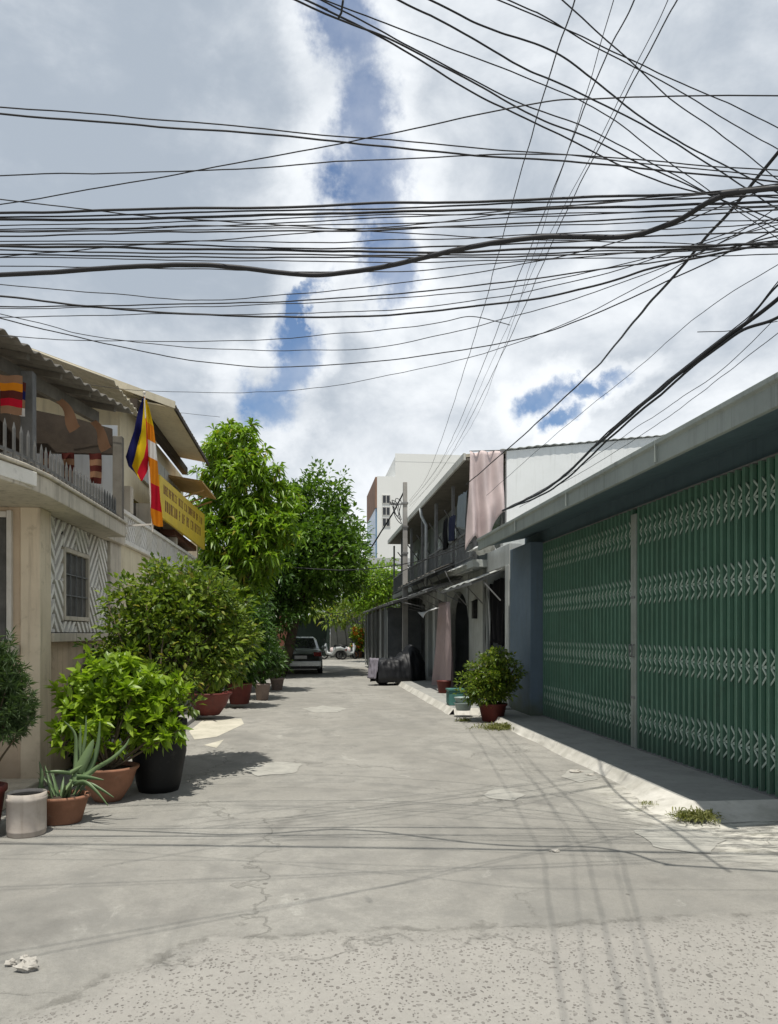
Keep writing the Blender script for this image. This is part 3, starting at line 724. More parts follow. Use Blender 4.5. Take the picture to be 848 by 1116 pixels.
    # terrace roof of corrugated fibre sheet
    A = at_z(-70, 316, 4.56); A0 = at_z(0, 360, 4.56); B = at_z(140, 447, 4.56)
    dirn = (B - A0).normalized(); nrm = Vector((-dirn.y, dirn.x, 0))
    if nrm.x > 0: nrm = -nrm
    E0 = A0 - dirn * 1.6; E1 = B + dirn * 0.15
    r = MB(); I0 = E0 + nrm * 3.4 + Vector((0, 0, 0.75)); I1 = E1 + nrm * 3.4 + Vector((0, 0, 0.75))
    wave_sheet(r, E0, E1, I0, I1, 22, 0.024)
    r.build('roof', M['tin'], t, smooth=True, solid=0.012)
    bm = MB()
    for off, zz, hh in ((0.42, -0.10, 0.15), (1.8, 0.25, 0.1)):
        bm.bar(E0 + nrm * off + Vector((0, 0, zz)), E1 - dirn * 0.2 + nrm * off + Vector((0, 0, zz)), 0.07, hh)
    for i in range(7):
        q = E0.lerp(E1, (i + 0.5) / 7)
        bm.bar(q + nrm * 0.1 + Vector((0, 0, -0.035)), q + nrm * 3.2 + Vector((0, 0, 0.64)), 0.05, 0.06)
    bm.build('roof_beam', M['greywood'], t)
    q1 = at_z(31, 411, 4.38); q2 = at_z(129, 480, 4.32)
    for q in (q1, q2):
        ps = MB(); ps.box(q.x - 0.065, q.x + 0.065, q.y - 0.06, q.y + 0.06, 3.11, q.z + 0.05); ps.build('roof_post', M['greywood'] if q is q2 else M['steelgrey'], t, bevel=0.008)
    cb = MB(); cb.box(-6.8, q2.x - 0.07, q2.y - 0.05, q2.y + 0.05, 4.12, 4.24); cb.build('cross_beam', M['darkwood'], t); cb = MB(); cb.bar((-6.8, 8.6, 4.18), (q1.x, q1.y + 0.05, 4.10), 0.08, 0.10)
    cb.build('cross_beam', M['darkwood'], t)
    # back wall of the terrace, left of the opening
    dk = MB(); dk.prism([(-6.9, q2.y + 0.06, 4.235), (q2.x - 0.1, q2.y + 0.06, 4.235), (q2.x - 0.1, q2.y + 0.06, 4.50), (-3.2, q2.y + .06, 4.62), (-6.9, q2.y + 0.06, 5.3)], (0, 0.03, 0)); dk.build('under_roof_dark_fill', M['darkwood'], t)  # dark fill panel added to stand for the shade under the roof
    bw = MB(); bw.box(-7.4, -4.4, 10.5, 10.65, 3.11, 4.9); bw.box(-7.5, -7.35, 5.6, 10.6, 3.11, 4.9); bw.build('terrace_wall', M['beige'], t)
    return q1, q2, E0, E1, nrm, dirn
q1, q2, E0, E1, RN, RD = make_corner_house()

# little faded flags hung under the terrace roof
def pennant(c, wx, hz, ang, mats, label, tilt=0.0):
    """cloth panel of horizontal bands hanging from c"""
    c = Vector(c); dx = Vector((math.cos(ang), math.sin(ang), 0)); nv = Vector((-math.sin(ang), math.cos(ang), 0))
    o = MB(); nb = len(mats)
    for k_, _ in enumerate(mats):
        o.mi = k_
        def fn(a, b, k_=k_):
            z = (k_ + b) / nb
            return c + dx * ((a - 0.5) * wx * (1 - 0.1 * z)) + Vector((0, 0, -hz * z)) + nv * (0.03 * math.sin(a * 6 + z * 3) + tilt * z) + dx * tilt * z
        o.grid(5, 3, fn)
    ob = o.build('hanging_flag', [M[m] for m in mats], smooth=True)
    return tag(ob, label, 'flag', 'faded flags under the terrace roof')
p = q2 + Vector((-0.02, -0.09, -0.06))
for px, lab in ((50, 'faded maroon flag hanging under the beam, nearest the left terrace post'), (74, 'faded maroon flag hanging in the middle of the terrace opening'), (104, 'faded maroon flag hanging beside the right terrace post')):
    c = at_y(px, 482, q2.y - 0.08); pennant((c.x, c.y, 4.11), 0.17 if px > 50 else 0.14, 0.42, 0.05, ['f_dark', 'f_faded', 'f_dark', 'f_faded', 'f_dark'], lab)
c = at_z(12, 409, 4.25); pennant(c, 0.22, 0.40, 0.2, ['f_faded', 'f_orange', 'f_dark', 'f_red', 'f_faded'], 'red and orange flag hanging left of the grey terrace post')
c = at_z(3, 402, 4.25); pennant(c + Vector((0, 0.4, 0)), 0.16, 0.35, 0.5, ['f_dark', 'f_blue', 'f_faded', 'f_white'], 'dark folded flag hanging deepest inside the terrace')
for (pa, pb, lab) in (((64, 436), (84, 467), 'tilted faded brown flag hanging under the roof edge, nearer one'), ((101, 459), (118, 489), 'tilted faded brown flag hanging under the roof edge beside the striped flag')):
    a = at_z(pa[0], pa[1], 4.36); b = at_d(pb[0], pb[1], (a - CAM).dot(FW) + 0.05); o = MB()
    side = (b - a).cross(Vector(ray(*pa))).normalized()
    o.grid(8, 4, lambda u, v: a.lerp(b, u) + side * ((v - 0.5) * 0.15 * (0.55 + 0.45 * u) + 0.03 * math.sin(u * 5)) + FW * 0.02 * math.sin(u * 7 + v * 3))
    tag(o.build('hanging_flag', [M['f_faded'], M['f_dark']], smooth=True), lab, 'flag', 'faded flags under the terrace roof')

# ================================================================== YELLOW HOUSE
def make_yellow_house():
    t = thing('yellow_house', 'pale yellow house with signboard and lattice balcony behind the striped flag', 'house', (-4, 15, 0))
    X = -2.80; ys, ye = 11.75, 19.3
    w = MB(); w.box(-8, X, ys, ye, 0, 2.95); w.box(-8, X - 0.25, 12.9, ye - 0.003, 2.95, 5.45); w.box(-8, X - 0.25, ys + 0.003, 12.9, 2.95, 4.7)
    w.build('wall', M['cream'], t, bevel=0.01)
    sw = MB(); sw.box(-8, X - 0.02, ys - 0.02, ys, 3.0, 4.7); sw.build('side_wall', M['white'], t)
    # lattice balcony panels
    bp = MB(); bp.box(X - 0.1, X + 0.06, ys - 0.025, ye, 2.953, 3.02); bp.box(X - 0.04, X + 0.05, ys, ye, 3.42, 3.48)
    ba = bp.build('balcony', M['lattice'], t, bevel=0.006)
    y = ys + 0.1
    lt = MB(); lt.box(X - 0.04, X - 0.02, ys, ye, 3.02, 3.42)
    lt.build('balcony_back', M['recess'], ba)
    l2 = MB(); n = 16; dy = (ye - ys - 0.2) / n
    for i in range(n): stripes(l2, ys + 0.1 + dy * i + 0.01, ys + 0.1 + dy * (i + 1) - 0.01, 3.025, 3.415, X - 0.018, 1 if i % 2 else -1, 0.085, 0.045, 0.03)
    l2.build('balcony_lattice', M['lattice'], ba)
    for px in (140, 163, 190, 213):
        y = y_at(px, X); c = MB(); c.box(X - 0.22, X + 0.055, y - 0.1, y + 0.1, 3.482, 3.9); c.build('pillar', M['aged'], t, bevel=0.006)
    wn = MB(); wn.box(X - 0.245, X - 0.225, ys + 0.3, ye - 0.2, 3.5, 3.95); wn.build('window', M['glassdark'], t)
    br = MB(); br.box(X - 0.22, X + 0.08, y_at(186, X), ye - 0.1, 3.62, 3.74); br.build('red_ledge', M['brown'], t, bevel=0.006)
    # signboard
    xs = -2.62; ya, yb = y_at(171, xs), y_at(221, xs)
    sg = MB(); sg.hexa([(xs, ya, 3.66), (xs + 0.05, ya, 3.66), (xs + 0.05, yb, 3.70), (xs, yb, 3.70), (xs, ya, 4.38), (xs + 0.05, ya, 4.38), (xs + 0.05, yb, 4.58), (xs, yb, 4.58)])
    so_ = sg.build('signboard', M['signyellow'], t, bevel=0.006)
    rnd = random.Random(5)
    def row(y0, y1, z, h, gap):
        y_ = y0; tx = MB()
        while y_ < y1:
            wd = h * rnd.uniform(0.5, 0.75); e = xs + 0.051
            kind = rnd.randrange(4); th = h * 0.17
            zz = z + 0.03 * (y_ - ya)
            tx.box(e, e + 0.004, y_, y_ + th, zz, zz + h)
            if kind in (0, 2): tx.box(e, e + 0.004, y_ + wd - th, y_ + wd, zz, zz + h)
            if kind in (0, 1, 3): tx.box(e, e + 0.004, y_ + th, y_ + wd - th, zz + h - th, zz + h)
            if kind in (1, 2): tx.box(e, e + 0.004, y_ + th, y_ + wd - th, zz, zz + th)
            if kind in (0, 3): tx.box(e, e + 0.004, y_ + th, y_ + wd - th, zz + h * 0.45, zz + h * 0.45 + th)
            brk = rnd.random() < 0.2; y_ += wd + gap * (3 if brk else 1)
            if brk or y_ >= y1: tx.build('lettering', M['signred'], so_); tx = MB()
    row(ya + 0.35, yb - 0.6, 4.10, 0.16, 0.06); row(ya + 0.5, yb - 0.9, 3.80, 0.20, 0.08)
    # grey panels above the sign
    pn = MB(); yy0, yy1 = y_at(168, X), y_at(206, X)
    for i in range(4):
        a = yy0 + (yy1 - yy0) * i / 4; b = yy0 + (yy1 - yy0) * (i + 1) / 4
        pn.box(X - 0.245, X - 0.19, a + 0.02, b - 0.02, 4.42, 5.08)
    pn.build('window', M['panel'], t)
    bm = MB(); bm.box(X - 0.1, X + 0.02, 12.9, 18.2, 5.30, 5.46); bm.build('wall_beam', M['darkwood'], t)
    # roof
    r = MB(); wave_sheet(r, (-2.2, 13.1, 5.42), (-2.2, 17.3, 5.42), (-6.0, 13.1, 6.75), (-6.0, 17.3, 6.75), 18, 0.02); ro = r.build('roof', M['tinlight'], t, smooth=True, solid=0.015)
    v = MB(); v.prism([(-2.2, 13.08, 5.36), (-6.0, 13.08, 6.66), (-6.0, 13.08, 6.8), (-2.2, 13.08, 5.48)], (0, -0.03, 0)); v.build('verge_board', M['tinlight'], ro)
    f = MB(); f.box(-2.215, -2.18, 13.06, 17.35, 5.33, 5.40); f.build('eave_board', M['darkwood'], ro)
    sf = MB(); sf.prism([(-2.22, 13.12, 5.38), (X - 0.24, 13.12, 5.52), (X - 0.24, 13.12, 5.54), (-2.22, 13.12, 5.40)], (0, 4.1, 0)); sf.build('soffit', M['cream'], ro)
    # lower front roof that carries on to the left over the terrace gap
    r2 = MB(); wave_sheet(r2, (-2.75, 11.2, 5.20), (-2.75, 13.05, 5.20), (-5.5, 11.2, 6.15), (-5.5, 13.05, 6.15), 8, 0.02); r2.build('roof', M['tinlight'], t, smooth=True, solid=0.015)
    ca = MB(); ca.hexa([(-2.22, 16.5, 4.80), (-2.18, 18.6, 4.80), (X - .2, 18.6, 4.98), (X - .2, 16.9, 4.98), (-2.22, 16.5, 4.84), (-2.18, 18.6, 4.84), (X - .2, 18.6, 5.03), (X - .2, 16.9, 5.03)])
    for i in range(3):
        yy = 17.0 + i * 0.7; ca.bar((X - 0.2, yy, 4.45), (-2.25, yy, 4.72), 0.03)
    ca.build('canopy', M['tan'], t)
make_yellow_house()

# ================================================================== BUDDHIST FLAG ON ITS POLE
def make_flag():
    D0 = 11.6
    t = thing('flag', 'striped blue, yellow, red, white and orange flag drooping on a thin pole', 'flag', tuple(at_d(166, 578, D0)))
    p = MB(); a, b = at_d(157.3, 428, D0), at_d(166.5, 580, D0)
    p.tube([a, b], 0.013, 8); p.blob(tuple(a), (0.022, 0.022, 0.03), amp=0); p.bar(b + Vector((0, 0, .12)), b + Vector((-0.45, 0.1, .10)), 0.025); p.build('pole', M['framewhite'], t)
    mats = [M['f_blue'], M['f_yellow'], M['f_red'], M['f_white'], M['f_orange']]
    o = MB()
    # left lobe: (t, left edge, stripe edges ..., right edge at pole) rows by photo height
    rows = [(432, 156, 157, 157.5, 158), (450, 150, 156, 158.5, 159.5), (470, 146, 154, 159.5, 161), (485, 141, 150, 159.5, 162), (498, 137, 147, 157, 162.5), (508, 140, 144, 152, 162.5), (515, 147, 147.6, 149.5, 160), (524, 153.0, 153.2, 153.6, 155)]
    def lobe(rows, cols, off, seed):
        for ci, mi in enumerate(cols):
            o.mi = mi
            def fn(u, v, ci=ci):
                r = u * (len(rows) - 1); i = min(int(r), len(rows) - 2); s = r - i
                A, B = rows[i], rows[i + 1]
                py = A[0] * (1 - s) + B[0] * s
                x0 = A[1 + ci] * (1 - s) + B[1 + ci] * s; x1 = A[2 + ci] * (1 - s) + B[2 + ci] * s
                px = x0 + (x1 - x0) * v
                d = D0 + off + 0.05 * math.sin((px - 137) * 0.42 + u * 2.5 + seed) * min(1, u * 3) + 0.015 * math.sin(py * 0.2)
                return at_d(px, py, d)
            o.grid(28, 6, fn)
    lobe(rows, (0, 1, 2), 0.0, 0.3)
    # right lobe hangs down along the pole, bands one above another
    R_ = [(436, 158, 160.0), (449, 159, 164.0), (465, 160.3, 167.5), (482, 161.2, 169.5), (500, 162, 171.5), (526, 163, 173.5), (545, 163.7, 174.8), (560, 164.2, 176.8), (574, 167, 177.8)]
    bands = [(436, 462, 1), (462, 481, 4), (481, 500, 3), (500, 528, 4), (528, 556, 2), (556, 574, 4)]
    def edge(py):
        for A, B in zip(R_, R_[1:]):
            if py <= B[0]: s = (py - A[0]) / (B[0] - A[0]); return A[1] * (1 - s) + B[1] * s, A[2] * (1 - s) + B[2] * s
        return R_[-1][1:]
    for y0, y1, mi in bands:
        o.mi = mi
        def fn(u, v):
            slant = 5 * (v - 0.5)
            py = y0 + (y1 - y0) * u + slant * (0 if (y0 == 436 and u == 0) else 1)
            py = min(max(py, 436), 574)
            l, r = edge(py)
            px = l + (r - l) * v
            return at_d(px, py, D0 - 0.03 + 0.045 * math.sin(v * 7 + py * 0.05))
        o.grid(8, 10, fn)
    o.build('cloth', mats, t, smooth=True, label='draped cloth of blue, yellow, red, white and orange bands')
make_flag()

# ================================================================== ROW HOUSES ON THE RIGHT
XR = 4.05
def make_row_house(y0, y1, label, first=False, wallm='rowdark', seed=0):
    rnd = random.Random(seed)
    t = thing('row_house', label, 'house', (XR + 1, (y0 + y1) / 2, 0), group='two storey row houses on the right')
    xb = 4.55
    w = MB()
    w.box(6.6, 10.2, y0, y1, 0, 5.4)
    for yy in (y0, y1 - 0.16): w.box(XR, 6.6, yy + 0.002, yy + 0.158, 0, 3.1)
    w.box(xb, 6.6, y0 + 0.004, y1 - 0.004, 3.27, 5.55)
    w.build('wall', M[wallm], t, bevel=0.008)
    fl = MB(); fl.box(3.72, 6.6, y0 + 0.003, y1 - 0.003, 3.10, 3.265); fl.build('balcony_slab', M['rowwall'], t, bevel=0.008)
    # upper doors and windows
    n = 2; L = y1 - y0
    for i in range(n):
        a = y0 + L * (i + 0.18) / n; b = y0 + L * (i + 0.55) / n
        d = MB(); d.box(xb - 0.05, xb - 0.003, a, b, 3.28, 5.0)
        do = d.build('door', M['rowwall'], t, bevel=0.006)
        gl = MB(); gl.box(xb - 0.062, xb - 0.052, a + 0.08, b - 0.08, 3.9, 4.9)
        gl.build('pane', M['glassdark'], do)
    # railing
    r = MB(); r.bar((3.76, y0 + .02, 3.98), (3.76, y1 - .02, 3.98), 0.045); r.bar((3.76, y0 + .02, 3.36), (3.76, y1 - .02, 3.36), 0.03)
    nb = int(L / 0.16)
    for i in range(nb): yy = y0 + 0.05 + i * 0.16; r.bar((3.76, yy, 3.27), (3.76, yy, 3.97), 0.018)
    for yy in (y0 + 0.06, (y0 + y1) / 2, y1 - 0.06): r.bar((3.78, yy, 3.27), (3.78, yy, 5.42), 0.07)
    for yy in (y0 + 1.2, y1 - 1.4): r.bar((3.78, yy, 5.0), (4.5, yy + 0.9, 4.3), 0.03)
    r.build('railing', M['iron'], t)
    # roof
    ro = MB(); ro.prism([(3.56, y0, 5.57), (8.6, y0, 6.12), (10.4, y0, 5.6), (10.4, y0, 5.66), (8.6, y0, 6.19), (3.56, y0, 5.64)], (0, y1 - y0, 0))
    rf = ro.build('roof', M['tinlight'], t)
    sf = MB(); sf.box(3.57, 4.545, y0 + .002, y1 - .002, 5.50, 5.555); sf.build('soffit', M['greywood'], rf)
    ev = MB(); ev.box(3.50, 3.557, y0, y1, 5.50, 5.665); ev.build('eave_board', M['eavewhite'], rf, bevel=0.006)
    return t, rnd
rowlab = ['grey two storey row house with white end wall next to the garage', 'grey two storey row house with drainpipe in the middle of the row', 'grey two storey row house at the far end of the row']
Y = [16.9, 22.2, 27.6, 33.2]
houses = []
for i in range(3):
    t, rnd = make_row_house(Y[i], Y[i + 1], rowlab[i], i == 0, seed=i)
    houses.append(t)
# near house: end wall, porch and pilasters
t = houses[0]
e = MB(); e.prism([(4.46, 16.88, 3.0), (9.9, 16.88, 3.0), (9.9, 16.88, 6.05), (8.6, 16.88, 6.18), (4.46, 16.88, 5.70)], (0, -0.12, 0)); e.build('end_wall', M['white'], t, label='white end wall')
gr = MB(); wave_sheet(gr, (4.3, 16.70, 5.72), (8.7, 16.70, 6.22), (4.3, 18.5, 5.75), (8.7, 18.5, 6.25), 22, 0.010); gr.build('roof_edge', M['roofpale'], t, smooth=True, solid=0.01)
yP = 15.0
pw = MB(); pw.box(4.3, 6.5, yP, 16.9, 3.02, 3.16); pw.box(XR, XR + 0.25, yP, 16.9, 2.98, 3.42); pw.box(4.305, 6.5, yP + 1.5, 16.74, 3.162, 3.9); pw.box(XR - 0.02, XR + 0.26, yP + 0.003, yP + 0.28, 0, 2.98)
pw.build('porch_frame', M['rowpale'], t, bevel=0.01)
def pil(a, b, m='rowwall', x0=XR, x1=XR + 0.25, z1=3.097):
    c = MB(); c.box(x0, x1, a, b, 0, z1); c.build('pillar', M[m], t, bevel=0.008)
pil(y_at(526, XR), y_at(511, XR), 'rowwall'); 
# lamp box on the pilaster
lb = MB(); yl = (y_at(524, XR) + y_at(515, XR)) / 2; lb.box(XR - 0.10, XR - 0.002, yl - 0.1, yl + 0.1, 1.95, 2.35); lb.prism([(XR - 0.13, yl - 0.13, 2.35), (XR - .002, yl - 0.13, 2.35), (XR - .002, yl - .13, 2.42)], (0, 0.26, 0))
lb.build('meter_box', M['blackpot'], t, bevel=0.006)
# arched doorway wall
ya, yb = y_at(509, XR), y_at(489, XR)
aw = MB(); ym = (ya + yb) / 2; hw = (yb - ya) / 2; zs = 2.0
pts = [(ya - 0.005, 3.095), (ya - 0.005, zs)] + [(ym - hw * math.cos(math.pi * k_ / 14), zs + 0.72 * math.sin(math.pi * k_ / 14)) for k_ in range(0, 15)] + [(yb + 0.005, zs), (yb + 0.005, 3.095)]
# split into quads above the arch
for a, b in zip(pts[2:-3], pts[3:-2]):
    aw.hexa([(XR + .02, a[0], a[1]), (XR + .2, a[0], a[1]), (XR + .2, b[0], b[1]), (XR + .02, b[0], b[1]), (XR + .02, a[0], 3.095), (XR + .2, a[0], 3.095), (XR + .2, b[0], 3.095), (XR + .02, b[0], 3.095)])
aw.build('arch', M['rowwall'], t)
pil(yb + 0.01, Y[1], 'rowwall', XR + 0.02, XR + 0.2)
# ground floors of the two farther houses
for hi in (1, 2):
    t = houses[hi]; a, b = Y[hi], Y[hi + 1]; L = b - a
    for f0, f1, m in ((0.03, 0.14, 'rowwall'), (0.34, 0.42, 'rowpale'), (0.60, 0.72, 'rowwall'), (0.9, 0.97, 'rowpale')):
        pil(a + L * f0, a + L * f1, m)
    for f0, f1 in ((0.145, 0.335), (0.425, 0.595), (0.725, 0.895)):
        d = MB(); d.box(XR + 0.3, XR + 0.34, a + L * f0, a + L * f1, 0.1, 2.6)
        if f0 == 0.425: d.build('door', M['rowdark'], t)
        else:
            d = MB(); 
            for q in range(5): yy = a + L * (f0 + (f1 - f0) * q / 4); d.bar((XR + 0.15, yy, 0.12), (XR + 0.15, yy, 2.6), 0.03)
            d.build('grille', M['iron'], t)
    bw = MB(); bw.box(XR + 0.02, XR + 0.22, a + L * 0.03, b - L * 0.03, 2.62, 3.095); bw.build('lintel', M['rowwall'], t)
# downpipe
t = houses[1]; dp = MB(); yd = y_at(464.5, 3.66)
dp.tube([(3.52, yd + 0.25, 5.5), (3.55, yd + 0.22, 5.25), (3.66, yd, 4.95), (3.66, yd, 3.05)], 0.05, 10); dp.build('drainpipe', M['pipe'], t, smooth=True)

# awnings over the pavement
def awning(name, xo, zo, xi, zi, ya, yb, m, label, brace=True):
    o = thing(name, label, 'awning', (xi, (ya + yb) / 2, zi), group='tin awnings along the row houses')
    s = MB(); s.grid(int((yb - ya) * 8), 3, lambda a, b: (xo + (xi - xo) * b, ya + (yb - ya) * a, zo + (zi - zo) * b + 0.015 * math.sin(a * (yb - ya) * 42) + 0.02 * mnoise.noise(Vector((a * 9, b, zo)))))
    s.build('sheet', M[m], o, smooth=True, solid=0.012)
    f = MB(); f.bar((xo + .02, ya, zo - 0.035), (xo + .02, yb, zo - 0.035), 0.035, 0.05)
    n = max(2, int((yb - ya) / 1.3))
    for i in range(n + 1):
        yy = ya + 0.05 + (yb - ya - 0.1) * i / n; f.bar((xo + .02, yy, zo - 0.04), (xi, yy, zi - 0.05), 0.03)
        if brace: f.bar((xi - 0.02, yy, zi - 0.65), (xo + 0.3, yy, zo), 0.025)
    f.build('frame', M['iron'], o)
awning('awning', 2.62, 2.58, 4.03, 2.98, 23.6, 36.0, 'tingrey', 'long grey tin awning over the far pavement behind the covered motorbike')
awning('awning', 3.05, 2.72, 4.03, 3.05, 19.6, 23.2, 'tingrey', 'dark tin awning above the grey mauve curtain')
awning('awning', 3.35, 2.66, 4.03, 2.93, 15.5, 18.9, 'rowpale', 'short pale awning above the black clothes in the porch')
awning('awning', 3.20, 3.20, 3.74, 3.42, 19.2, 27.0, 'tin', 'weathered brown tin strip hanging below the balcony')
t = thing('storage_shed', 'dark sheet metal storage shed under the far awning', 'shed', (3.2, 31, 0))
o = MB(); wave_sheet(o, (2.78, 26.6, .12), (2.78, 35.8, .12), (2.78, 26.6, 2.45), (2.78, 35.8, 2.45), 1, 0.0); o.box(2.80, 4.0, 26.6, 26.66, .12, 2.5); o.build('wall', M['shed'], t)
for k_ in range(6):
    o = MB(); o.box(2.70, 2.76, 26.6 + k_ * 1.83, 26.7 + k_ * 1.83, 0.12, 2.52); o.build('post', M['rowpale'] if k_ % 2 else M['rowdark'], t)
# canvas flap and white junk on the ledge
cf = MB(); A, B, C_ = at_x(455, 667, 3.2), at_x(478, 661, 3.2), at_x(462, 674, 3.2)
cf.grid(8, 5, lambda a, b: Vector(A).lerp(Vector(B), a).lerp(Vector(C_), b * (1 - a)) + Vector((0.12 * math.sin(a * 3) * (1 - b), 0, -0.03 * math.sin(a * 8))))
tag(cf.build('canvas_flap', M['tarpwhite'], smooth=True, solid=0.01), 'white canvas flap hooked under the awning beside the curtain', 'canvas')
def crumple(px0, py0, px1, py1, x, label, sd_):
    o = MB(); a, b = at_x(px0, py0, x), at_x(px1, py1, x)
    def fn(u, v):
        n1 = mnoise.noise(Vector((u * 6, v * 4, sd_))); n2 = mnoise.noise(Vector((u * 3, v * 5, sd_ + 5)))
        return a.lerp(b, u) + Vector((-0.16 + 0.30 * v + 0.06 * n1, 0.05 * n2, 0.09 * math.sin(v * 3.1) * (0.6 + u * .4) + 0.10 * n1 * math.sin(v * 3.1) - 0.08 * v * v))
    o.grid(24, 14, fn)
    tag(o.build('plastic_sheet', M['tarpwhite'], solid=0.006), label, 'sheet')
crumple(516, 602, 533, 595, 3.72, 'crumpled white plastic sheet tucked under the pink curtain', 1)
crumple(492, 624, 509, 618, 3.72, 'crumpled white plastic sheet on the beam end, lower and farther', 2)

# ---- cloths
def hang(name, P00, P10, P01, P11, folds, depth, m, label, cat, nrm=(0, -1, 0), edge=None, n=60, mm=24, group=None, seed=0):
    """cloth between a top edge P00-P10 and bottom edge P01-P11"""
    P00, P10, P01, P11 = map(Vector, (P00, P10, P01, P11)); nv = Vector(nrm); o = MB()
    def fn(a, b):
        top = P00.lerp(P10, a); bot = P01.lerp(P11, a); p = top.lerp(bot, b)
        w = depth * (math.sin(a * folds * 6.283 + 1.7 * math.sin(b * 2.2 + seed)) * 0.6 + 0.9 * mnoise.noise(Vector((a * folds * 1.4 + seed, b * 1.6, 3)))) * (0.35 + 0.65 * b)
        sag = -0.03 * abs(math.sin(a * 9.4)) * (1 - b)
        if edge: p = p + Vector((0, 0, edge(a) * b))
        return p + nv * w + Vector((0, 0, sag))
    o.grid(n, mm, fn)
    return tag(o.build(name, M[m], smooth=True, solid=0.006), label, cat, group)
yc = 16.70
hang('curtain', at_y(512, 492, yc), at_y(549, 490, yc), at_y(508, 597, yc), at_y(549, 562, yc), 2.6, 0.20, 'pink',
     'long faded pink curtain hung across the end of the upper balcony', 'curtain', edge=lambda a: 0.16 * math.sin(a * 8.5) - 0.05, seed=2)
ro = MB(); ro.tube([(3.6, yc, 5.66), (4.4, yc, 5.70)], 0.014); ro.build('curtain_rail', M['iron'], houses[0])
hang('curtain', at_x(478, 656, 3.62), at_x(489, 655, 3.62), at_x(473, 751, 3.62), at_x(495, 751, 3.62), 3.0, 0.11, 'mauve',
     'grey mauve curtain hanging from the awning down to the pavement', 'curtain', nrm=(-1, 0, 0), seed=5)
hang('shirt', at_x(500, 540, 3.66), at_x(509, 534, 3.66), at_x(499, 575, 3.66), at_x(508, 578, 3.66), 2, 0.05, 'bluecloth', 'grey blue shirt hanging on the balcony left of the pink curtain', 'clothes', nrm=(-1, 0, 0), n=24, mm=12, group='washing on the balcony')
hang('trousers', at_x(490, 563, 3.68), at_x(497, 560, 3.68), at_x(490, 590, 3.68), at_x(496, 589, 3.68), 2, 0.05, 'navycloth', 'navy trousers hanging on the balcony rail line', 'clothes', nrm=(-1, 0, 0), n=24, mm=12, group='washing on the balcony')
hang('trousers', at_x(484, 566, 3.7), at_x(488, 563, 3.7), at_x(484, 600, 3.7), at_x(488, 597, 3.7), 2, 0.05, 'blackcloth', 'black trousers hanging on the balcony line farther from the curtain', 'clothes', nrm=(-1, 0, 0), n=24, mm=12, group='washing on the balcony')
hang('coat', at_x(527, 640, 4.12), at_x(538, 634, 4.12), at_x(526, 716, 4.12), at_x(537, 716, 4.12), 2, 0.10, 'blackcloth', 'long black coat hanging in the porch opening, left one', 'clothes', nrm=(-1, 0, 0), n=24, mm=14, group='black clothes in the porch')
hang('coat', at_x(539, 632, 4.14), at_x(551, 628, 4.14), at_x(538, 700, 4.14), at_x(550, 705, 4.14), 2, 0.10, 'blackcloth', 'black coat hanging in the porch opening beside the pale column', 'clothes', nrm=(-1, 0, 0), n=24, mm=14, group='black clothes in the porch')

# crate, basin and bucket by the curtain
c = at_z(497, 768, 0.125); o = MB()
o.box(c.x - .17, c.x + .13, c.y - .14, c.y + .14, 0.125, 0.42); o.box(c.x - .19, c.x + .15, c.y - .16, c.y + .16, 0.423, 0.46)
for k_ in range(4): o.box(c.x - .182, c.x - .172, c.y - .13 + k_ * .07, c.y - .09 + k_ * .07, 0.16, 0.38)
tag(o.build('crate', M['teal'], bevel=0.008), 'teal plastic crate on the pavement beside the curtain', 'crate')
c = at_z(505, 774, 0.125); o = MB(); o.lathe([(0.0, 0.0), (0.13, 0.0), (0.17, 0.13), (0.185, 0.135), (0.185, 0.145), (0.165, 0.14), (0.125, 0.015), (0.0, 0.012)], (c.x, c.y, 0.125)); o.lathe([(0.0, 0.146), (0.14, 0.146), (0.17, 0.24), (0.185, 0.245), (0.16, 0.25), (0.0, 0.17)], (c.x, c.y, 0.125))
tag(o.build('basin', M['basin'], smooth=True), 'stacked pale green plastic basins in front of the crate', 'basin')
c = at_z(484, 755, 0.125); o = MB(); o.lathe([(0, 0), (0.14, 0), (0.18, 0.28), (0.19, 0.285), (0.19, 0.30), (0.17, 0.29), (0.13, 0.02), (0, 0.02)], (c.x, c.y, 0.125))
tag(o.build('bucket', M['redpot'], smooth=True), 'dark red bucket standing under the grey mauve curtain', 'bucket')

# ================================================================== UTILITY POLE
pp = at_d(441.5, 690, 26.0)
t = thing('utility_pole', 'slim grey concrete utility pole in front of the row houses', 'pole', (pp.x - 0.0, pp.y, 0))
o = MB(); o.hexa([(-.10, -.09, 0), (.10, -.09, 0), (.10, .09, 0), (-.10, .09, 0), (-.07, -.06, 6.75), (.07, -.06, 6.75), (.07, .06, 6.75), (-.07, .06, 6.75)])
po = o.build('shaft', M['concrete'], t, local=True, bevel=0.012)
o = MB()
for zz in (6.0, 5.2, 4.3): o.box(-.10, .10, -.095, .095, zz, zz + 0.06)
o.bar((-.1, -.12, 5.98), (-.55, -.12, 5.98), 0.05); o.build('bracket', M['iron'], t, local=True)
o = MB()
for k_ in range(3): o.tube([(-.16 - .03 * k_ + (0.20 + .05 * k_) * math.cos(a + k_) * 0.6 - .12 + .03 * math.sin(3 * a), -.13 - 0.03 * k_, 5.9 + (0.40 + .05 * k_) * 0.75 * math.sin(a) - .1 * k_ + .03 * math.cos(2 * a)) for a in [q * 2 * math.pi / 18 for q in range(19)]], 0.013, 6)
o.build('cable_coil', M['cable'], t, local=True)

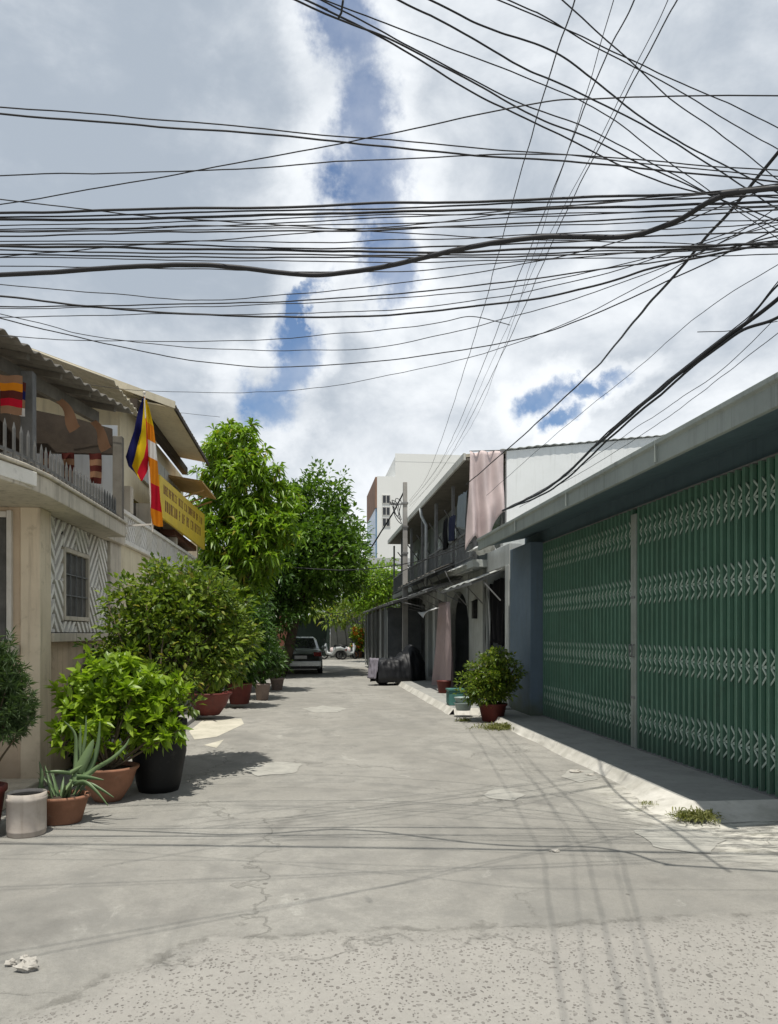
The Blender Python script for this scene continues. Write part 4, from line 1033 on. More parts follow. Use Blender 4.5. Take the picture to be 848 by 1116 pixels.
# ================================================================== FAR BUILDINGS
def make_tower():
    d = 62.0; a = at_d(411, 690, d); b = at_d(560, 690, d)
    t = thing('apartment_tower', 'tall cream apartment tower with small windows rising behind the row houses', 'building', (a.x, a.y, 0))
    z1 = H + 171 / F * d; z2 = H + 193 / F * d; xs = at_d(431, 690, d).x
    yb = a.y + 9
    w = MB(); w.box(a.x, xs, a.y, yb, 0, z1); w.box(xs, b.x, a.y + 0.01, yb + 3, 0, z2); w.box(xs - 0.001 + 0.001, b.x, a.y - 0.0, a.y + 0.012, z2 - 0.4, z2 + 0.25)
    w.build('wall', M['tower'], t)
    s = MB(); s.box(a.x - 0.12, a.x - 0.003, a.y + 0.1, yb, 0, z1 - 2.6); s.build('glass_side', M['towerglass'], t)
    s = MB(); s.box(a.x - 0.14, a.x - 0.003, a.y + 0.02, yb, z1 - 2.58, z1 - 0.05); s.build('cladding', M['towerbrown'], t)
    for py in (544, 557, 569):
        q0 = at_d(417.3, py + 4, d); q1 = at_d(424.8, py - 4, d)
        f = MB(); f.box(q0.x - .06, q1.x + .06, a.y - 0.06, a.y - 0.002, q0.z - .06, q1.z + .06); fo = f.build('window', M['panel'], t)
        g = MB(); g.box(q0.x, (q0.x + q1.x) / 2 - .03, a.y - .07, a.y - .061, q0.z, q1.z); g.box((q0.x + q1.x) / 2 + .03, q1.x, a.y - .07, a.y - .061, q0.z, q1.z); g.build('pane', M['glassdark'], fo)
make_tower()
# low roofs below the tower and the end wall of the alley
o = MB(); a = at_d(398, 690, 46); b = at_d(470, 690, 46)
t = thing('far_house', 'low grey house with flat roof below the cream tower', 'house', (a.x, a.y, 0))
o.box(a.x + 0.4, b.x, a.y + 0.3, a.y + 6, 0, 5.4); o.build('wall', M['rowdark'], t)
o = MB(); o.hexa([(a.x - .4, a.y - .4, 5.6), (b.x, a.y - .4, 5.6), (b.x, a.y + 6, 6.6), (a.x + .6, a.y + 6, 6.6), (a.x - .4, a.y - .4, 5.75), (b.x, a.y - .4, 5.75), (b.x, a.y + 6, 6.75), (a.x + .6, a.y + 6, 6.75)]); o.build('roof', M['tingrey'], t)
t = thing('end_wall', 'grey wall with a dark green metal gate closing the alley end', 'wall', (0, 50, 0))
o = MB(); o.box(1.5, 8, 50, 50.25, 0, 2.9); o.box(-9, -1.6, 50, 50.25, 0, 3.0); o.build('wall', M['dimgrey'], t)
o = MB(); o.box(-1.58, 1.48, 50.05, 50.15, 0.1, 2.7)
for k_ in range(10): o.box(-1.55 + k_ * 0.3, -1.53 + k_ * 0.3, 50.02, 50.05, 0.15, 2.65)
o.build('gate', M['dgate'], t)
o = MB(); o.box(-2.0, -1.3, 49.6, 50.0 - .003, 0, 3.4); o.build('gate_pillar', M['brown'], t, bevel=0.02)
o = MB(); o.box(-1.7, 1.1, 49.4, 50.3, 2.95, 3.1); o.build('gate_hood', M['rowdark'], t)
# houses that close the view left of the far trees
t = thing('background_house', 'dim cream house hidden behind the left trees', 'house', (-6, 36, 0))
o = MB(); o.box(-10, -2.9, 28, 42, 0, 4.2); o.build('wall', M['cream'], t)
o = MB(); o.prism([(-2.5, 27.6, 4.2), (-10.4, 27.6, 4.2), (-6.4, 27.6, 5.6)], (0, 14.8, 0)); o.build('roof', M['tin'], t)

# ================================================================== CAR
def make_car():
    c = at_z(329.5, 735, 0.0); t = thing('parked_car', 'silver sedan parked under the trees, seen from behind', 'car', (c.x - 0.06, c.y, 0))
    # cross sections along +y (rear at y=0): y, half width, z of sill, z of deck
    W_ = 0.84
    def section(y, hw, zl, zh, r=0.09):
        return [(-hw + .05, y, zl), (-hw, y, zl + .14), (-hw - .005, y, (zl + zh) / 2), (-hw + .035, y, zh - r), (-hw + .13, y, zh - .01), (0, y, zh + .015), (hw - .13, y, zh - .01), (hw - .035, y, zh - r), (hw + .005, y, (zl + zh) / 2), (hw, y, zl + .14), (hw - .05, y, zl)]
    secs = [section(0.0, .72, .34, .78), section(.05, .79, .25, .93), section(.25, .83, .22, .985), section(.9, .845, .2, 1.0), section(2.0, .85, .2, .97), section(3.2, .84, .2, .93), section(3.9, .80, .22, .86), section(4.25, .70, .28, .70)]
    b = MB(); n = len(secs[0])
    for s in secs: b.v += s
    for i in range(len(secs) - 1):
        for k_ in range(n - 1): b.face(i * n + k_, i * n + k_ + 1, (i + 1) * n + k_ + 1, (i + 1) * n + k_)
        b.face(i * n + n - 1, i * n, (i + 1) * n, (i + 1) * n + n - 1)
    b.face(*range(n)); b.face(*range((len(secs) - 1) * n + n - 1, (len(secs) - 1) * n - 1, -1))
    # greenhouse
    gsec = [(.42, .70, .985, .99), (1.0, .60, .98, 1.41), (1.5, .60, .98, 1.45), (2.2, .59, .97, 1.43), (3.0, .68, .95, .96)]
    gb = len(b.v); m = 6
    for y, hw, zl, zh in gsec:
        bw = .72; b.v += [(-bw, y, zl), (-hw - .02, y, max(zl, zh - .10)), (-hw + .12, y, zh), (hw - .12, y, zh), (hw + .02, y, max(zl, zh - .10)), (bw, y, zl)]
    for i in range(len(gsec) - 1):
        for k_ in range(m - 1): b.face(gb + i * m + k_, gb + i * m + k_ + 1, gb + (i + 1) * m + k_ + 1, gb + (i + 1) * m + k_)
    body = b.build('body', M['carpaint'], t, local=True, smooth=True, bevel=0.0)
    g = MB(); g.v = [(-.60, .47, 1.045), (.60, .47, 1.045), (.50, .955, 1.385), (-.50, .955, 1.385)]; g.v = [(x, y - .02, z + .012) for x, y, z in g.v]; g.face(0, 1, 2, 3); g.build('rear_window', M['glassdark'], t, local=True, solid=0.006)
    for s in (-1, 1):
        l = MB(); l.prism([(s * .50, -.012, .70), (s * .80, .045, .70), (s * .80, .05, .86), (s * .50, -.005, .86)], (0, -.02, 0)); l.build('tail_light', M['taillight'], t, local=True, bevel=0.006)
    p = MB(); p.box(-.24, .24, -.03, -.012, .60, .73); p.build('number_plate', M['plate'], t, local=True)
    p = MB(); p.prism([(-.80, .0, .30), (.80, .0, .30), (.80, .0, .52), (-.80, .0, .52)], (0, -.06, 0)); p.build('bumper', M['carpaint'], t, local=True, bevel=0.03)
    p = MB(); p.box(-.70, .70, -.02, .1, .21, .298); p.build('bumper_valance', M['bumper'], t, local=True)
    for s in (-1, 1):
        mi = MB(); mi.blob((s * .95, 2.55, 1.0), (.10, .07, .07), amp=0); mi.build('mirror', M['carpaint'], t, local=True, smooth=True)
        for y in (.78, 3.4):
            wv = MB(); prof = [(.19, -.09), (.285, -.09), (.305, -.06), (.305, .06), (.285, .09), (.19, .09)]
            bb = len(wv.v); sg = 24
            for r_, h in prof:
                for k_ in range(sg): a = 6.2832 * k_ / sg; wv.v.append((s * .76 + h, y + r_ * math.cos(a), .305 + r_ * math.sin(a)))
            for i in range(len(prof)):
                j = (i + 1) % len(prof)
                for k_ in range(sg): wv.face(i * sg + k_, i * sg + (k_ + 1) % sg, j * sg + (k_ + 1) % sg, j * sg + k_)
            wo = wv.build('wheel', M['tyre'], t, local=True, smooth=True)
            rm = MB(); 
            for k_ in range(5): a = 6.2832 * k_ / 5; rm.bar((s * .83, y, .305), (s * .83, y + .18 * math.cos(a), .305 + .18 * math.sin(a)), .03, .06)
            rm.build('rim', M['rim'], wo, local=True)
make_car()

# ================================================================== COVERED MOTORBIKE
def make_covered_bike():
    a = at_z(408, 747, 0); b = at_d(459, 690, 24.2); b.z = 0
    t = thing('covered_motorbike', 'motorbike under a black tarpaulin parked at the pavement edge', 'motorbike', (a.x, a.y, 0))
    d = Vector((b.x - a.x, b.y - a.y, 0)); L = 1.75; d.normalize(); sd = Vector((-d.y, d.x, 0))
    keys = [(0, .55, .20), (.08, .80, .30), (.25, .82, .34), (.45, .84, .36), (.60, 1.0, .38), (.74, 1.22, .36), (.86, 1.12, .33), (.95, .85, .28), (1.0, .5, .18)]
    def kv(s):
        for A, B in zip(keys, keys[1:]):
            if s <= B[0]: q = (s - A[0]) / (B[0] - A[0]); q = q * q * (3 - 2 * q); return A[1] + (B[1] - A[1]) * q, A[2] + (B[2] - A[2]) * q
        return keys[-1][1:]
    o = MB()
    def fn(u, v):
        h, w = kv(u); ang = math.pi * v
        cx = math.cos(ang); sz = max(0, math.sin(ang)) ** 0.55
        p = d * (u * L) + sd * (w * (1 + .25 * (1 - sz)) * (abs(cx) ** 0.8) * (1 if cx > 0 else -1)) + Vector((0, 0, 0.10 + (h - 0.10) * sz))
        nz = mnoise.noise(Vector((u * 9, v * 9, 1))) * .05 + mnoise.noise(Vector((u * 22, v * 6, 4))) * .03
        return p + (sd * cx + Vector((0, 0, sz))) * nz
    o.grid(48, 32, fn)
    o.v += [tuple(d * -.02 + Vector((0, 0, .12)))]
    o.build('cover', M['tarp'], t, local=True, smooth=True, solid=0.008)
    o = MB(); o.grid(16, 14, lambda u, v: d * (-.10 + 0.10 * v) + sd * ((u - .5) * .52) + Vector((0, 0, .84 - .62 * (1 - v) ** 0.8 + .03 * mnoise.noise(Vector((u * 6, v * 5, 2))))) + d * (-.08 * math.sin(u * 3.1416) + .05 * mnoise.noise(Vector((u * 8, v * 3, 9)))))
    o.build('end_cloth', M['lilac'], t, local=True, smooth=True, solid=0.006, label='lilac grey cloth over the front end')
    for s in (0.30, 1.55):
        w = MB(); c = d * s + Vector((0, 0, .29)); pts = [c + d * .25 * math.cos(q * 6.2832 / 20) + Vector((0, 0, .25 * math.sin(q * 6.2832 / 20))) for q in range(21)]
        w.tube(pts, .045, 8); w.build('wheel', M['tyre'], t, local=True, smooth=True)
    s_ = MB(); s_.bar(d * .9 + sd * .0 + Vector((0, 0, .3)), d * 1.0 + sd * -.32 + Vector((0, 0, 0.0)), .03); s_.build('side_stand', M['iron'], t, local=True)
make_covered_bike()

# small scooters at the far end
def make_scooter(px, py, rz, label):
    c = at_z(px, py, 0); t = thing('scooter', label, 'scooter', (c.x, c.y, 0), rz, 'scooters at the alley end')
    b = MB(); b.tube([(0, -.75, .62), (0, -.45, .72), (0, -.1, .66), (0, .12, .36), (0, .42, .38), (0, .55, .75), (0, .50, .98)], [.05, .15, .16, .14, .10, .12, .06], 10); b.build('body', M['pipe'], t, local=True, smooth=True)
    s = MB(); s.tube([(0, -.72, .78), (0, -.4, .82), (0, -.02, .80)], [.08, .13, .10], 8); s.build('seat', M['blackpot'], t, local=True, smooth=True)
    for y in (-.55, .62):
        w = MB(); w.tube([(0, y + .22 * math.cos(q * 6.2832 / 16), .27 + .22 * math.sin(q * 6.2832 / 16)) for q in range(17)], .05, 8); w.build('wheel', M['tyre'], t, local=True, smooth=True)
    h = MB(); h.tube([(-.34, .42, 1.02), (0, .5, 1.0), (.34, .42, 1.02)], .018, 6); h.tube([(-.25, .46, 1.02), (-.32, .5, 1.2)], .01, 5); h.tube([(.25, .46, 1.02), (.32, .5, 1.2)], .01, 5); h.blob((-.34, .5, 1.22), (.06, .02, .04), amp=0); h.blob((.34, .5, 1.22), (.06, .02, .04), amp=0); h.build('handlebar', M['bumper'], t, local=True)
    g = MB(); g.blob((0, .1, .55), (.17, .15, .2), amp=.4); g.build('bag', M['pink'], t, local=True, smooth=True)
    r = MB(); r.box(-.06, .06, -.80, -.74, .55, .65); r.build('tail_light', M['taillight'], t, local=True)
make_scooter(364, 719, R(70), 'white scooter with a pink bag parked at the alley end, left one')
make_scooter(378, 718.5, R(-60), 'white scooter with a pink bag parked at the alley end by the flowers')

# ================================================================== PLANTS
def pot_profile(kind, r, h):
    if kind == 'taper': return [(0, 0.004), (r * .68, 0), (r * .72, .01), (r * .96, h * .86), (r, h * .87), (r * 1.04, h * .9), (r * 1.04, h), (r * .93, h), (r * .9, h * .88), (0, h * .88)]
    if kind == 'bowl': return [(0, 0.004), (r * .45, 0), (r * .5, .02), (r * .8, h * .45), (r * .96, h * .85), (r * 1.05, h * .93), (r * 1.05, h), (r * .95, h), (r * .9, h * .9), (0, h * .88)]
    if kind == 'drum': return [(0, 0.004), (r * .93, 0), (r * .97, .01), (r * .97, h * .10), (r * 1.0, h * .115), (r * .985, h * .14), (r * 1.0, h * .80), (r * 1.04, h * .82), (r * 1.05, h * .9), (r * 1.0, h * .92), (r * 1.02, h), (r * .92, h), (r * .9, h * .93), (0, h * .92)]
    return [(0, 0.004), (r * .72, 0), (r * .80, h * .1), (r * 1.0, h * .55), (r * .98, h * .85), (r * 1.05, h * .9), (r * 1.05, h), (r * .94, h), (r * .92, h * .9), (0, h * .9)]
def pot(t, kind, r, h, m, sx=1.0, sy=1.0, off=(0, 0)):
    o = MB(); pr = pot_profile(kind, r, h); o.lathe(pr[:-1], (off[0], off[1], 0), 32, 0.02, sx, sy); o.build('pot', M[m], t, local=True, smooth=True)
    s = MB(); s.lathe([(r * .9, h * .88), (r * .5, h * .92), (0.001, h * .93)], (off[0], off[1], 0), 24, .05, sx, sy); s.build('soil', M['soil'], t, local=True, smooth=True)
def potted(name, label, px, py, kind, r, h, m, lobes, leaf, clumps, per, rad, llen, wr, z=0.0, base=None, stem_r=0.012, nstem=14, cat='potted plant', **kw):
    c = Vector((base[0], base[1], z)) if base else at_z(px, py, z)
    t = thing(name, label, cat, tuple(c))
    pot(t, kind, r, h, m)
    arr, C = foliage(lobes, clumps, per, rad, llen, wr, **kw)
    leaf_mesh('foliage', [arr], M[leaf], t)
    b = MB(); idx = RNG.choice(len(C), min(nstem, len(C)), replace=False)
    branches(b, (0, 0, h * .85), [C[i] for i in idx], stem_r); b.build('stem', M['twig'], t, local=True, smooth=True)
    return t, C

# bright bush in the terracotta bowl
c0 = at_z(118, 872, 0)
potted('potted_bush', 'bright yellow green bush with leaf rosettes in a terracotta bowl', 118, 872, 'bowl', .27, .33, 'terracotta',
       [(.02, .25, .98, .50, .42, .42), (-.25, .2, .85, .34, .34, .30), (.34, .2, .95, .34, .34, .30), (.10, .1, 1.18, .34, .3, .26), (-.42, .05, .62, .16, .18, .14), (.46, .0, .66, .24, .22, .2), (.44, .15, .85, .22, .24, .22), (0.0, 0, .70, .40, .3, .22)],
       'leafbright', 300, 12, .05, .125, .42, rosette=True, upw=.7, droop=.12, shell=.35, stem_r=.014, nstem=26)
# big shrub in the black pot
cb = at_z(172, 868, 0)
potted('potted_shrub', 'tall spreading green shrub in a big black plastic pot', 173, 861, 'tub', .27, .72, 'blackpot',
       [(.12, .95, 1.62, .58, .85, .60), (-.08, .75, 1.92, .46, .6, .42), (.40, 1.35, 1.60, .44, .75, .46), (.28, .9, 2.02, .36, .5, .30), (-.30, .6, 1.62, .36, .4, .42),
        (-.15, .35, 1.28, .42, .35, .28), (.05, .1, 1.02, .32, .3, .2), (-.42, .55, 2.05, .16, .2, .14), (.02, .7, 2.32, .18, .2, .14), (.62, 1.3, 1.98, .2, .3, .16), (.70, 1.4, 1.55, .18, .3, .2), (.62, 1.2, 1.25, .16, .3, .14), (.4, .9, 1.22, .3, .4, .2), (-.55, .5, 1.40, .14, .2, .2), (.38, .95, 2.28, .13, .2, .12)],
       'leafbush', 980, 17, .10, .085, .48, upw=.5, droop=.2, shell=.5, stem_r=.018, nstem=44)
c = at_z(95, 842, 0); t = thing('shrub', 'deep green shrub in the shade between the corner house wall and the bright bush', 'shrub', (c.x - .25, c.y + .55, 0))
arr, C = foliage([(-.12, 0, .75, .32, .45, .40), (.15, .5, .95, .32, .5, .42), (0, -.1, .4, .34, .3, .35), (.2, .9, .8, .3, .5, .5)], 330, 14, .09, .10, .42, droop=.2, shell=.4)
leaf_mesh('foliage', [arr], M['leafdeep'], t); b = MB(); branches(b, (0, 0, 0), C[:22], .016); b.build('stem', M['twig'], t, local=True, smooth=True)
# red bowl with long blades, and the pots behind it
def bladeplant(t, n, L, w, z0, spread, m='aloe', rr=0.12, curl=0.35, thick=0.012):
    o = MB()
    for i in range(n):
        a = random.uniform(0, 6.283); tilt = random.uniform(.12, spread); l = L * random.uniform(.6, 1.1)
        d = Vector((math.cos(a) * math.sin(tilt), math.sin(a) * math.sin(tilt), math.cos(tilt))); p = Vector((math.cos(a) * rr * random.random(), math.sin(a) * rr * random.random(), z0))
        sdv = d.cross(Vector((0, 0, 1))).normalized(); pts = []
        b = len(o.v); ns = 7
        bend = random.uniform(-curl * .4, curl)
        for k_ in range(ns + 1):
            s = k_ / ns; c = p + d * (l * s) + Vector((math.cos(a), math.sin(a), -0.6)) * (bend * l * s * s)
            ww = w * (1 - s ** 1.7) * .5 + .0015; nn = sdv.cross(d).normalized()
            o.v += [tuple(c - sdv * ww + nn * ww * .5), tuple(c - nn * thick * (1 - s)), tuple(c + sdv * ww + nn * ww * .5), tuple(c + nn * thick * .2)]
        for k_ in range(ns):
            for q in range(4): o.face(b + k_ * 4 + q, b + k_ * 4 + (q + 1) % 4, b + (k_ + 1) * 4 + (q + 1) % 4, b + (k_ + 1) * 4 + q)
    return o.build('leaf_blades', M[m], t, local=True, smooth=True)
c = at_z(228, 779, .08); t = thing('potted_agave', 'green agave with pointed blades in a wide dark red bowl', 'potted plant', (c.x, c.y, .08)); pot(t, 'bowl', .40, .42, 'redpot'); bladeplant(t, 46, .62, .07, .38, 1.2, 'leafbush', .22)
potted('potted_plant', 'dark leafy plant in a red clay pot behind the agave', 261, 767, 'taper', .28, .46, 'redpot', [(0, .1, 1.2, .5, .5, .7), (.15, 0, 1.7, .4, .4, .5), (-.2, .2, .9, .45, .4, .4)], 'leafdeep', 230, 14, .14, .17, .42, z=.08, upw=.2, droop=.35)
potted('potted_plant', 'dark shrubby plant in a small grey clay pot at the road edge', 286, 763, 'taper', .19, .40, 'greypot', [(-.05, .1, .85, .38, .4, .38), (.05, .3, 1.1, .34, .5, .4), (-.2, .6, 1.6, .4, .5, .5)], 'leafdeep', 230, 14, .12, .13, .4, upw=.3, droop=.25)
t, C = potted('flowering_plant', 'low leafy plant with white flowers beside the silver car', 302, 752, 'taper', .2, .34, 'greypot', [(-.12, .2, .70, .36, .4, .36), (-.3, .9, .9, .4, .6, .5)], 'leafdark', 170, 14, .13, .12, .42, upw=.3)
for q in C[::9][:14]: leaf_mesh('flower', [leaf_arrays(np.repeat((q + np.array([0, -.06, .05]))[None], 7, 0), rdir(7), np.full(7, .07), .7)], M['petal'], t)
# tree-like creeper in the middle (dark mass below the trees)
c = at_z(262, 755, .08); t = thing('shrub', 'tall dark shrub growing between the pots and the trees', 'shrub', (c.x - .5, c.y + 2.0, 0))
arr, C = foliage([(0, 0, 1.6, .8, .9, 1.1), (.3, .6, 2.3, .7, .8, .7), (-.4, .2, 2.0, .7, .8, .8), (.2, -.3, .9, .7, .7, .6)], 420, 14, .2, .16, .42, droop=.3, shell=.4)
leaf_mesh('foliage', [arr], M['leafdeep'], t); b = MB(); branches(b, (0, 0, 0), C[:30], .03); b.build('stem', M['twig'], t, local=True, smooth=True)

# aloe trough, white pot, corner shrub
c = at_z(66, 896, 0); t = thing('potted_aloe', 'spiky grey green aloe with long bent leaves in a terracotta trough', 'potted plant', (c.x, c.y, 0)); pot(t, 'taper', .235, .235, 'terracotta', 1.0, .8)
bladeplant(t, 15, .30, .032, .21, 1.0, 'aloe', .16, .3)
o = MB()
def blade(pts, w, D):
    P = [at_d(px, py, D + dd) - c for px, py, dd in pts]; b = len(o.v); n = len(P); cur = []
    K = 16
    for i in range(K + 1):
        r_ = i / K * (n - 1); j = min(int(r_), n - 2); s = r_ - j
        p0, p1, p2, p3 = P[max(j - 1, 0)], P[j], P[j + 1], P[min(j + 2, n - 1)]
        cur.append(0.5 * ((2 * p1) + (p2 - p0) * s + (2 * p0 - 5 * p1 + 4 * p2 - p3) * s * s + (3 * p1 - p0 - 3 * p2 + p3) * s ** 3))
    for i, q in enumerate(cur):
        s = i / K; d = (cur[min(i + 1, K)] - cur[max(i - 1, 0)]).normalized(); sv = d.cross(FW).normalized(); nv = sv.cross(d)
        ww = w * (1 - s ** 2.2) * .5 + .003
        o.v += [tuple(q - sv * ww - nv * ww * .4), tuple(q + nv * ww * .6), tuple(q + sv * ww - nv * ww * .4), tuple(q - nv * ww * .1)]
    for i in range(K):
        for q in range(4): o.face(b + i * 4 + q, b + i * 4 + (q + 1) % 4, b + (i + 1) * 4 + (q + 1) % 4, b + (i + 1) * 4 + q)
Dl = (c - CAM).dot(FW)
for pts, w in ((((86, 853, 0), (104, 838, 0), (122, 827, -.05), (136, 814, -.05), (141, 805, -.05)), .034), (((82, 850, 0), (83, 825, .05), (82, 800, .05), (70, 786, .05)), .032),
               (((92, 848, 0), (101, 832, .03), (107, 812, .03), (109, 786, .03)), .05), (((78, 852, 0), (88, 830, .08), (93, 806, .08), (94, 780, .08)), .035),
               (((80, 855, 0), (92, 852, -.08), (105, 862, -.12), (118, 878, -.14)), .032), (((80, 852, 0), (97, 854, -.08), (110, 860, -.1), (124, 869, -.12)), .032),
               (((84, 846, 0), (97, 847, -.03), (113, 850, -.06)), .034), (((76, 842, 0), (62, 841, -.05), (48, 841, -.06)), .03), (((75, 843, 0), (84, 838, 0), (90, 834, 0)), .03),
               (((86, 842, .02), (96, 822, .02), (102, 806, .02)), .09), (((44, 862, 0), (46, 845, 0), (43, 830, 0)), .035), (((84, 850, .06), (87, 820, .08), (88, 790, .08)), .04)):
    blade(pts, w, Dl)
o.build('leaf_blades', M['aloe'], t, local=True, smooth=True)
c = at_z(29, 909, 0); t = thing('white_pot', 'stained white round pot with raised rim at the left road edge', 'pot', (c.x, c.y, 0)); pot(t, 'drum', .148, .335, 'whitepot')
c = at_z(-24, 912, 0); t = thing('potted_conifer', 'feathery grey green shrub in a dark red pot at the left edge', 'potted plant', (c.x, c.y, 0)); pot(t, 'taper', .20, .40, 'redpot')
arr, C = foliage([(.12, .1, 1.05, .26, .3, .36), (.04, .1, 1.32, .24, .25, .26), (.22, 0, .92, .18, .2, .16)], 420, 26, .05, .07, .10, droop=.0, shell=.3, upw=.8, rosette=True)
leaf_mesh('foliage', [arr], M['leafgrey'], t); b = MB(); branches(b, (0, 0, .3), C[:22], .014); b.build('stem', M['twig'], t, local=True, smooth=True)
# twiggy thing behind white pot
# shrub in front of garage pillar
potted('potted_shrub', 'round glossy green shrub in a dark red pot beside the blue pillar', 537, 786, 'taper', .26, .33, 'redpot',
       [(-.05, 0, .80, .46, .42, .42), (-.3, -.05, .65, .34, .32, .26), (.15, 0, .9, .36, .36, .34), (0, 0, 1.10, .24, .24, .18), (.0, -.1, .5, .4, .3, .2)],
       'leafbush', 400, 14, .075, .085, .46, rosette=False, shell=.4, upw=.5, stem_r=.014, nstem=26)
c = at_z(391, 718, 0)
t, C = potted('flowering_plant', 'bright green potted plant with orange flowers at the alley end', 391, 717, 'taper', .25, .4, 'terracotta', [(0, 0, 1.0, .40, .40, .6), (-.15, 0, 1.6, .4, .4, .5), (.2, .2, 1.4, .4, .4, .5)], 'leafbright', 120, 12, .16, .18, .45)
for q in C[::3][:36]: leaf_mesh('flower', [leaf_arrays(np.repeat((q + np.array([0, -.12, .08]))[None], 12, 0) + RNG.normal(size=(12, 3)) * .04, rdir(12), np.full(12, .13), .7)], M['petalred'], t)

# trees
def tree(name, label, base, trunk_h, trunk_r, lobes, leaf, clumps, per, rad, llen, wr, lean=(0, 0), limbs=26, group=None, **kw):
    t = thing(name, label, 'tree', (*base, 0), group=group)
    arr, C = foliage(lobes, clumps, per, rad, llen, wr, **kw)
    leaf_mesh('crown', [arr], M[leaf], t)
    b = MB(); top = Vector((lean[0], lean[1], trunk_h))
    b.tube([(0, 0, 0), top * .33 + Vector((.05, .03, 0)), top * .66 + Vector((-.04, .02, 0)), top], [trunk_r * 1.25, trunk_r, trunk_r * .85, trunk_r * .65], 10)
    idx = RNG.choice(len(C), limbs, replace=False); branches(b, top - Vector((0, 0, .15)), [C[i] for i in idx], trunk_r * .42, .012)
    b.build('trunk', M['bark'], t, local=True, smooth=True)
    return t
def rel(px, py, d, bx, by): p = at_d(px, py, d); return (p.x - bx, p.y - by, p.z)
def lob(lst, d, bx, by):
    out = []
    for px, py, rx, rz, dd in lst:
        p = rel(px, py, d + dd, bx, by); s = (d + dd) / F; out.append((*p, rx * s, rx * s * .95, rz * s))
    return out
b1 = at_d(268, 690, 20.5); 
tree('mango_tree', 'fresh green tree with long drooping leaves beside the yellow house', (b1.x, b1.y), 3.2, .12,
     lob([(256, 490, 30, 30, 0), (240, 490, 20, 28, .2), (272, 508, 28, 30, -.2), (264, 530, 42, 42, 0), (234, 545, 22, 50, .3), (296, 552, 28, 34, 0), (262, 585, 50, 40, 0), (288, 590, 36, 34, -.4), (240, 600, 26, 40, 0), (258, 630, 40, 30, .2), (304, 575, 18, 22, -.5)], 20.5, b1.x, b1.y),
     'leafmango', 780, 17, .14, .27, .28, droop=.38, shell=.5, upw=.3, rosette=True, fold=.06)
b2 = at_d(322, 690, 28.3)
b2 = at_d(304, 690, 28.0)
tree('shade_tree', 'broad dark green tree shading the silver car', (b2.x, b2.y + .5), 3.0, .2,
     lob([(330, 560, 36, 38, 0), (350, 545, 34, 30, 0), (370, 580, 26, 40, .5), (345, 600, 48, 44, -.5), (316, 590, 34, 50, 0), (325, 638, 42, 30, 0), (372, 618, 24, 28, 0), (300, 640, 30, 40, .5), (295, 600, 24, 40, 1), (372, 640, 26, 14, .5), (350, 600, 44, 34, 3.5), (335, 610, 40, 30, 6.0), (372, 605, 24, 26, 2)], 28.3, b2.x, b2.y + .5),
     'leafdark', 1350, 17, .30, .24, .42, droop=.25, shell=.5, lean=(.9, 0))
b3 = at_d(412, 690, 42)
tree('small_tree', 'light green small tree in front of the low grey house below the tower', (b3.x - .3, b3.y), 2.2, .1,
     lob([(412, 632, 24, 24, 0), (396, 640, 18, 24, 0), (428, 640, 16, 20, 0), (408, 655, 26, 18, 0)], 42, b3.x - .3, b3.y), 'leafmango', 330, 14, .3, .24, .4, droop=.3)
b4 = at_d(352, 690, 54)
tree('far_tree', 'mid green tree seen above the alley end wall', (b4.x, b4.y), 2.5, .15,
     lob([(350, 640, 34, 34, 0), (375, 650, 30, 30, 0), (330, 650, 30, 30, 0), (395, 640, 24, 34, 1), (360, 662, 40, 14, -1), (385, 666, 26, 14, -6), (340, 662, 26, 12, -6), (362, 668, 22, 10, -7), (395, 655, 22, 20, -7)], 54, b4.x, b4.y), 'leafbush', 420, 14, .45, .32, .42, droop=.3)
b5 = at_d(290, 690, 27)
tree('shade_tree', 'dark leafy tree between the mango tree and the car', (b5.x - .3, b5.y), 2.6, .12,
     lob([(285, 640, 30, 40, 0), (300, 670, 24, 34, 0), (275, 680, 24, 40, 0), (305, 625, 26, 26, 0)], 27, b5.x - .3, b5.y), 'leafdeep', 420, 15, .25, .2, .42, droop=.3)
b6 = at_d(300, 690, 62)
tree('far_tree', 'dark tree far behind the left gate pillar', (b6.x, b6.y), 3, .2, lob([(300, 620, 40, 50, 0), (330, 600, 40, 50, 1), (370, 600, 30, 40, 1)], 62, b6.x, b6.y), 'leafdark', 330, 14, .6, .4, .42)

# grass tufts and road litter
def tuft(px, py, w, n, h, z, label):
    c = at_z(px, py, z); P = np.zeros((n, 3)); P[:, 0] = c.x + RNG.normal(size=n) * w * .42; P[:, 1] = c.y + RNG.normal(size=n) * w * .32; P[:, 2] = z - .005
    D = RNG.normal(size=(n, 3)) * .8 + np.array([0, 0, 1.0]); D[:, 2] = abs(D[:, 2]) + .2
    o = leaf_mesh('grass_tuft', [leaf_arrays(P, D, h * (.4 + .8 * RNG.random(n)), .11, .02, .4)], M['grass']); tag(o, label, 'grass', kind='stuff')
tuft(549, 794, .42, 900, .16, 0, 'yellowish grass tuft at the corner of the garage kerb')
tuft(506, 786, .14, 200, .12, 0, 'small grass tuft left of the shrub pot')
tuft(757, 891, .20, 800, .11, .03, 'dry grass tuft at the foot of the white ramp')
tuft(706, 876, .10, 120, .05, .03, 'sparse grass sprouts along the white ramp')
def stone(px, py, r, label, flat=.6, seed=0):
    c = at_z(px, py, 0); o = MB(); o.blob((c.x, c.y, r * flat * .7), (r, r * .8, r * flat), 14, 9, .7, 4.0); tag(o.build('stone', M['stone'], smooth=False), label, 'stone', 'loose stones on the road')
stone(31, 1057, .050, 'pale lump of rubble lying on the road at the lower left')
stone(12, 1052, .026, 'small pale stone left of the bigger lump of rubble')
stone(27, 1046, .022, 'small pale stone just behind the bigger lump of rubble')
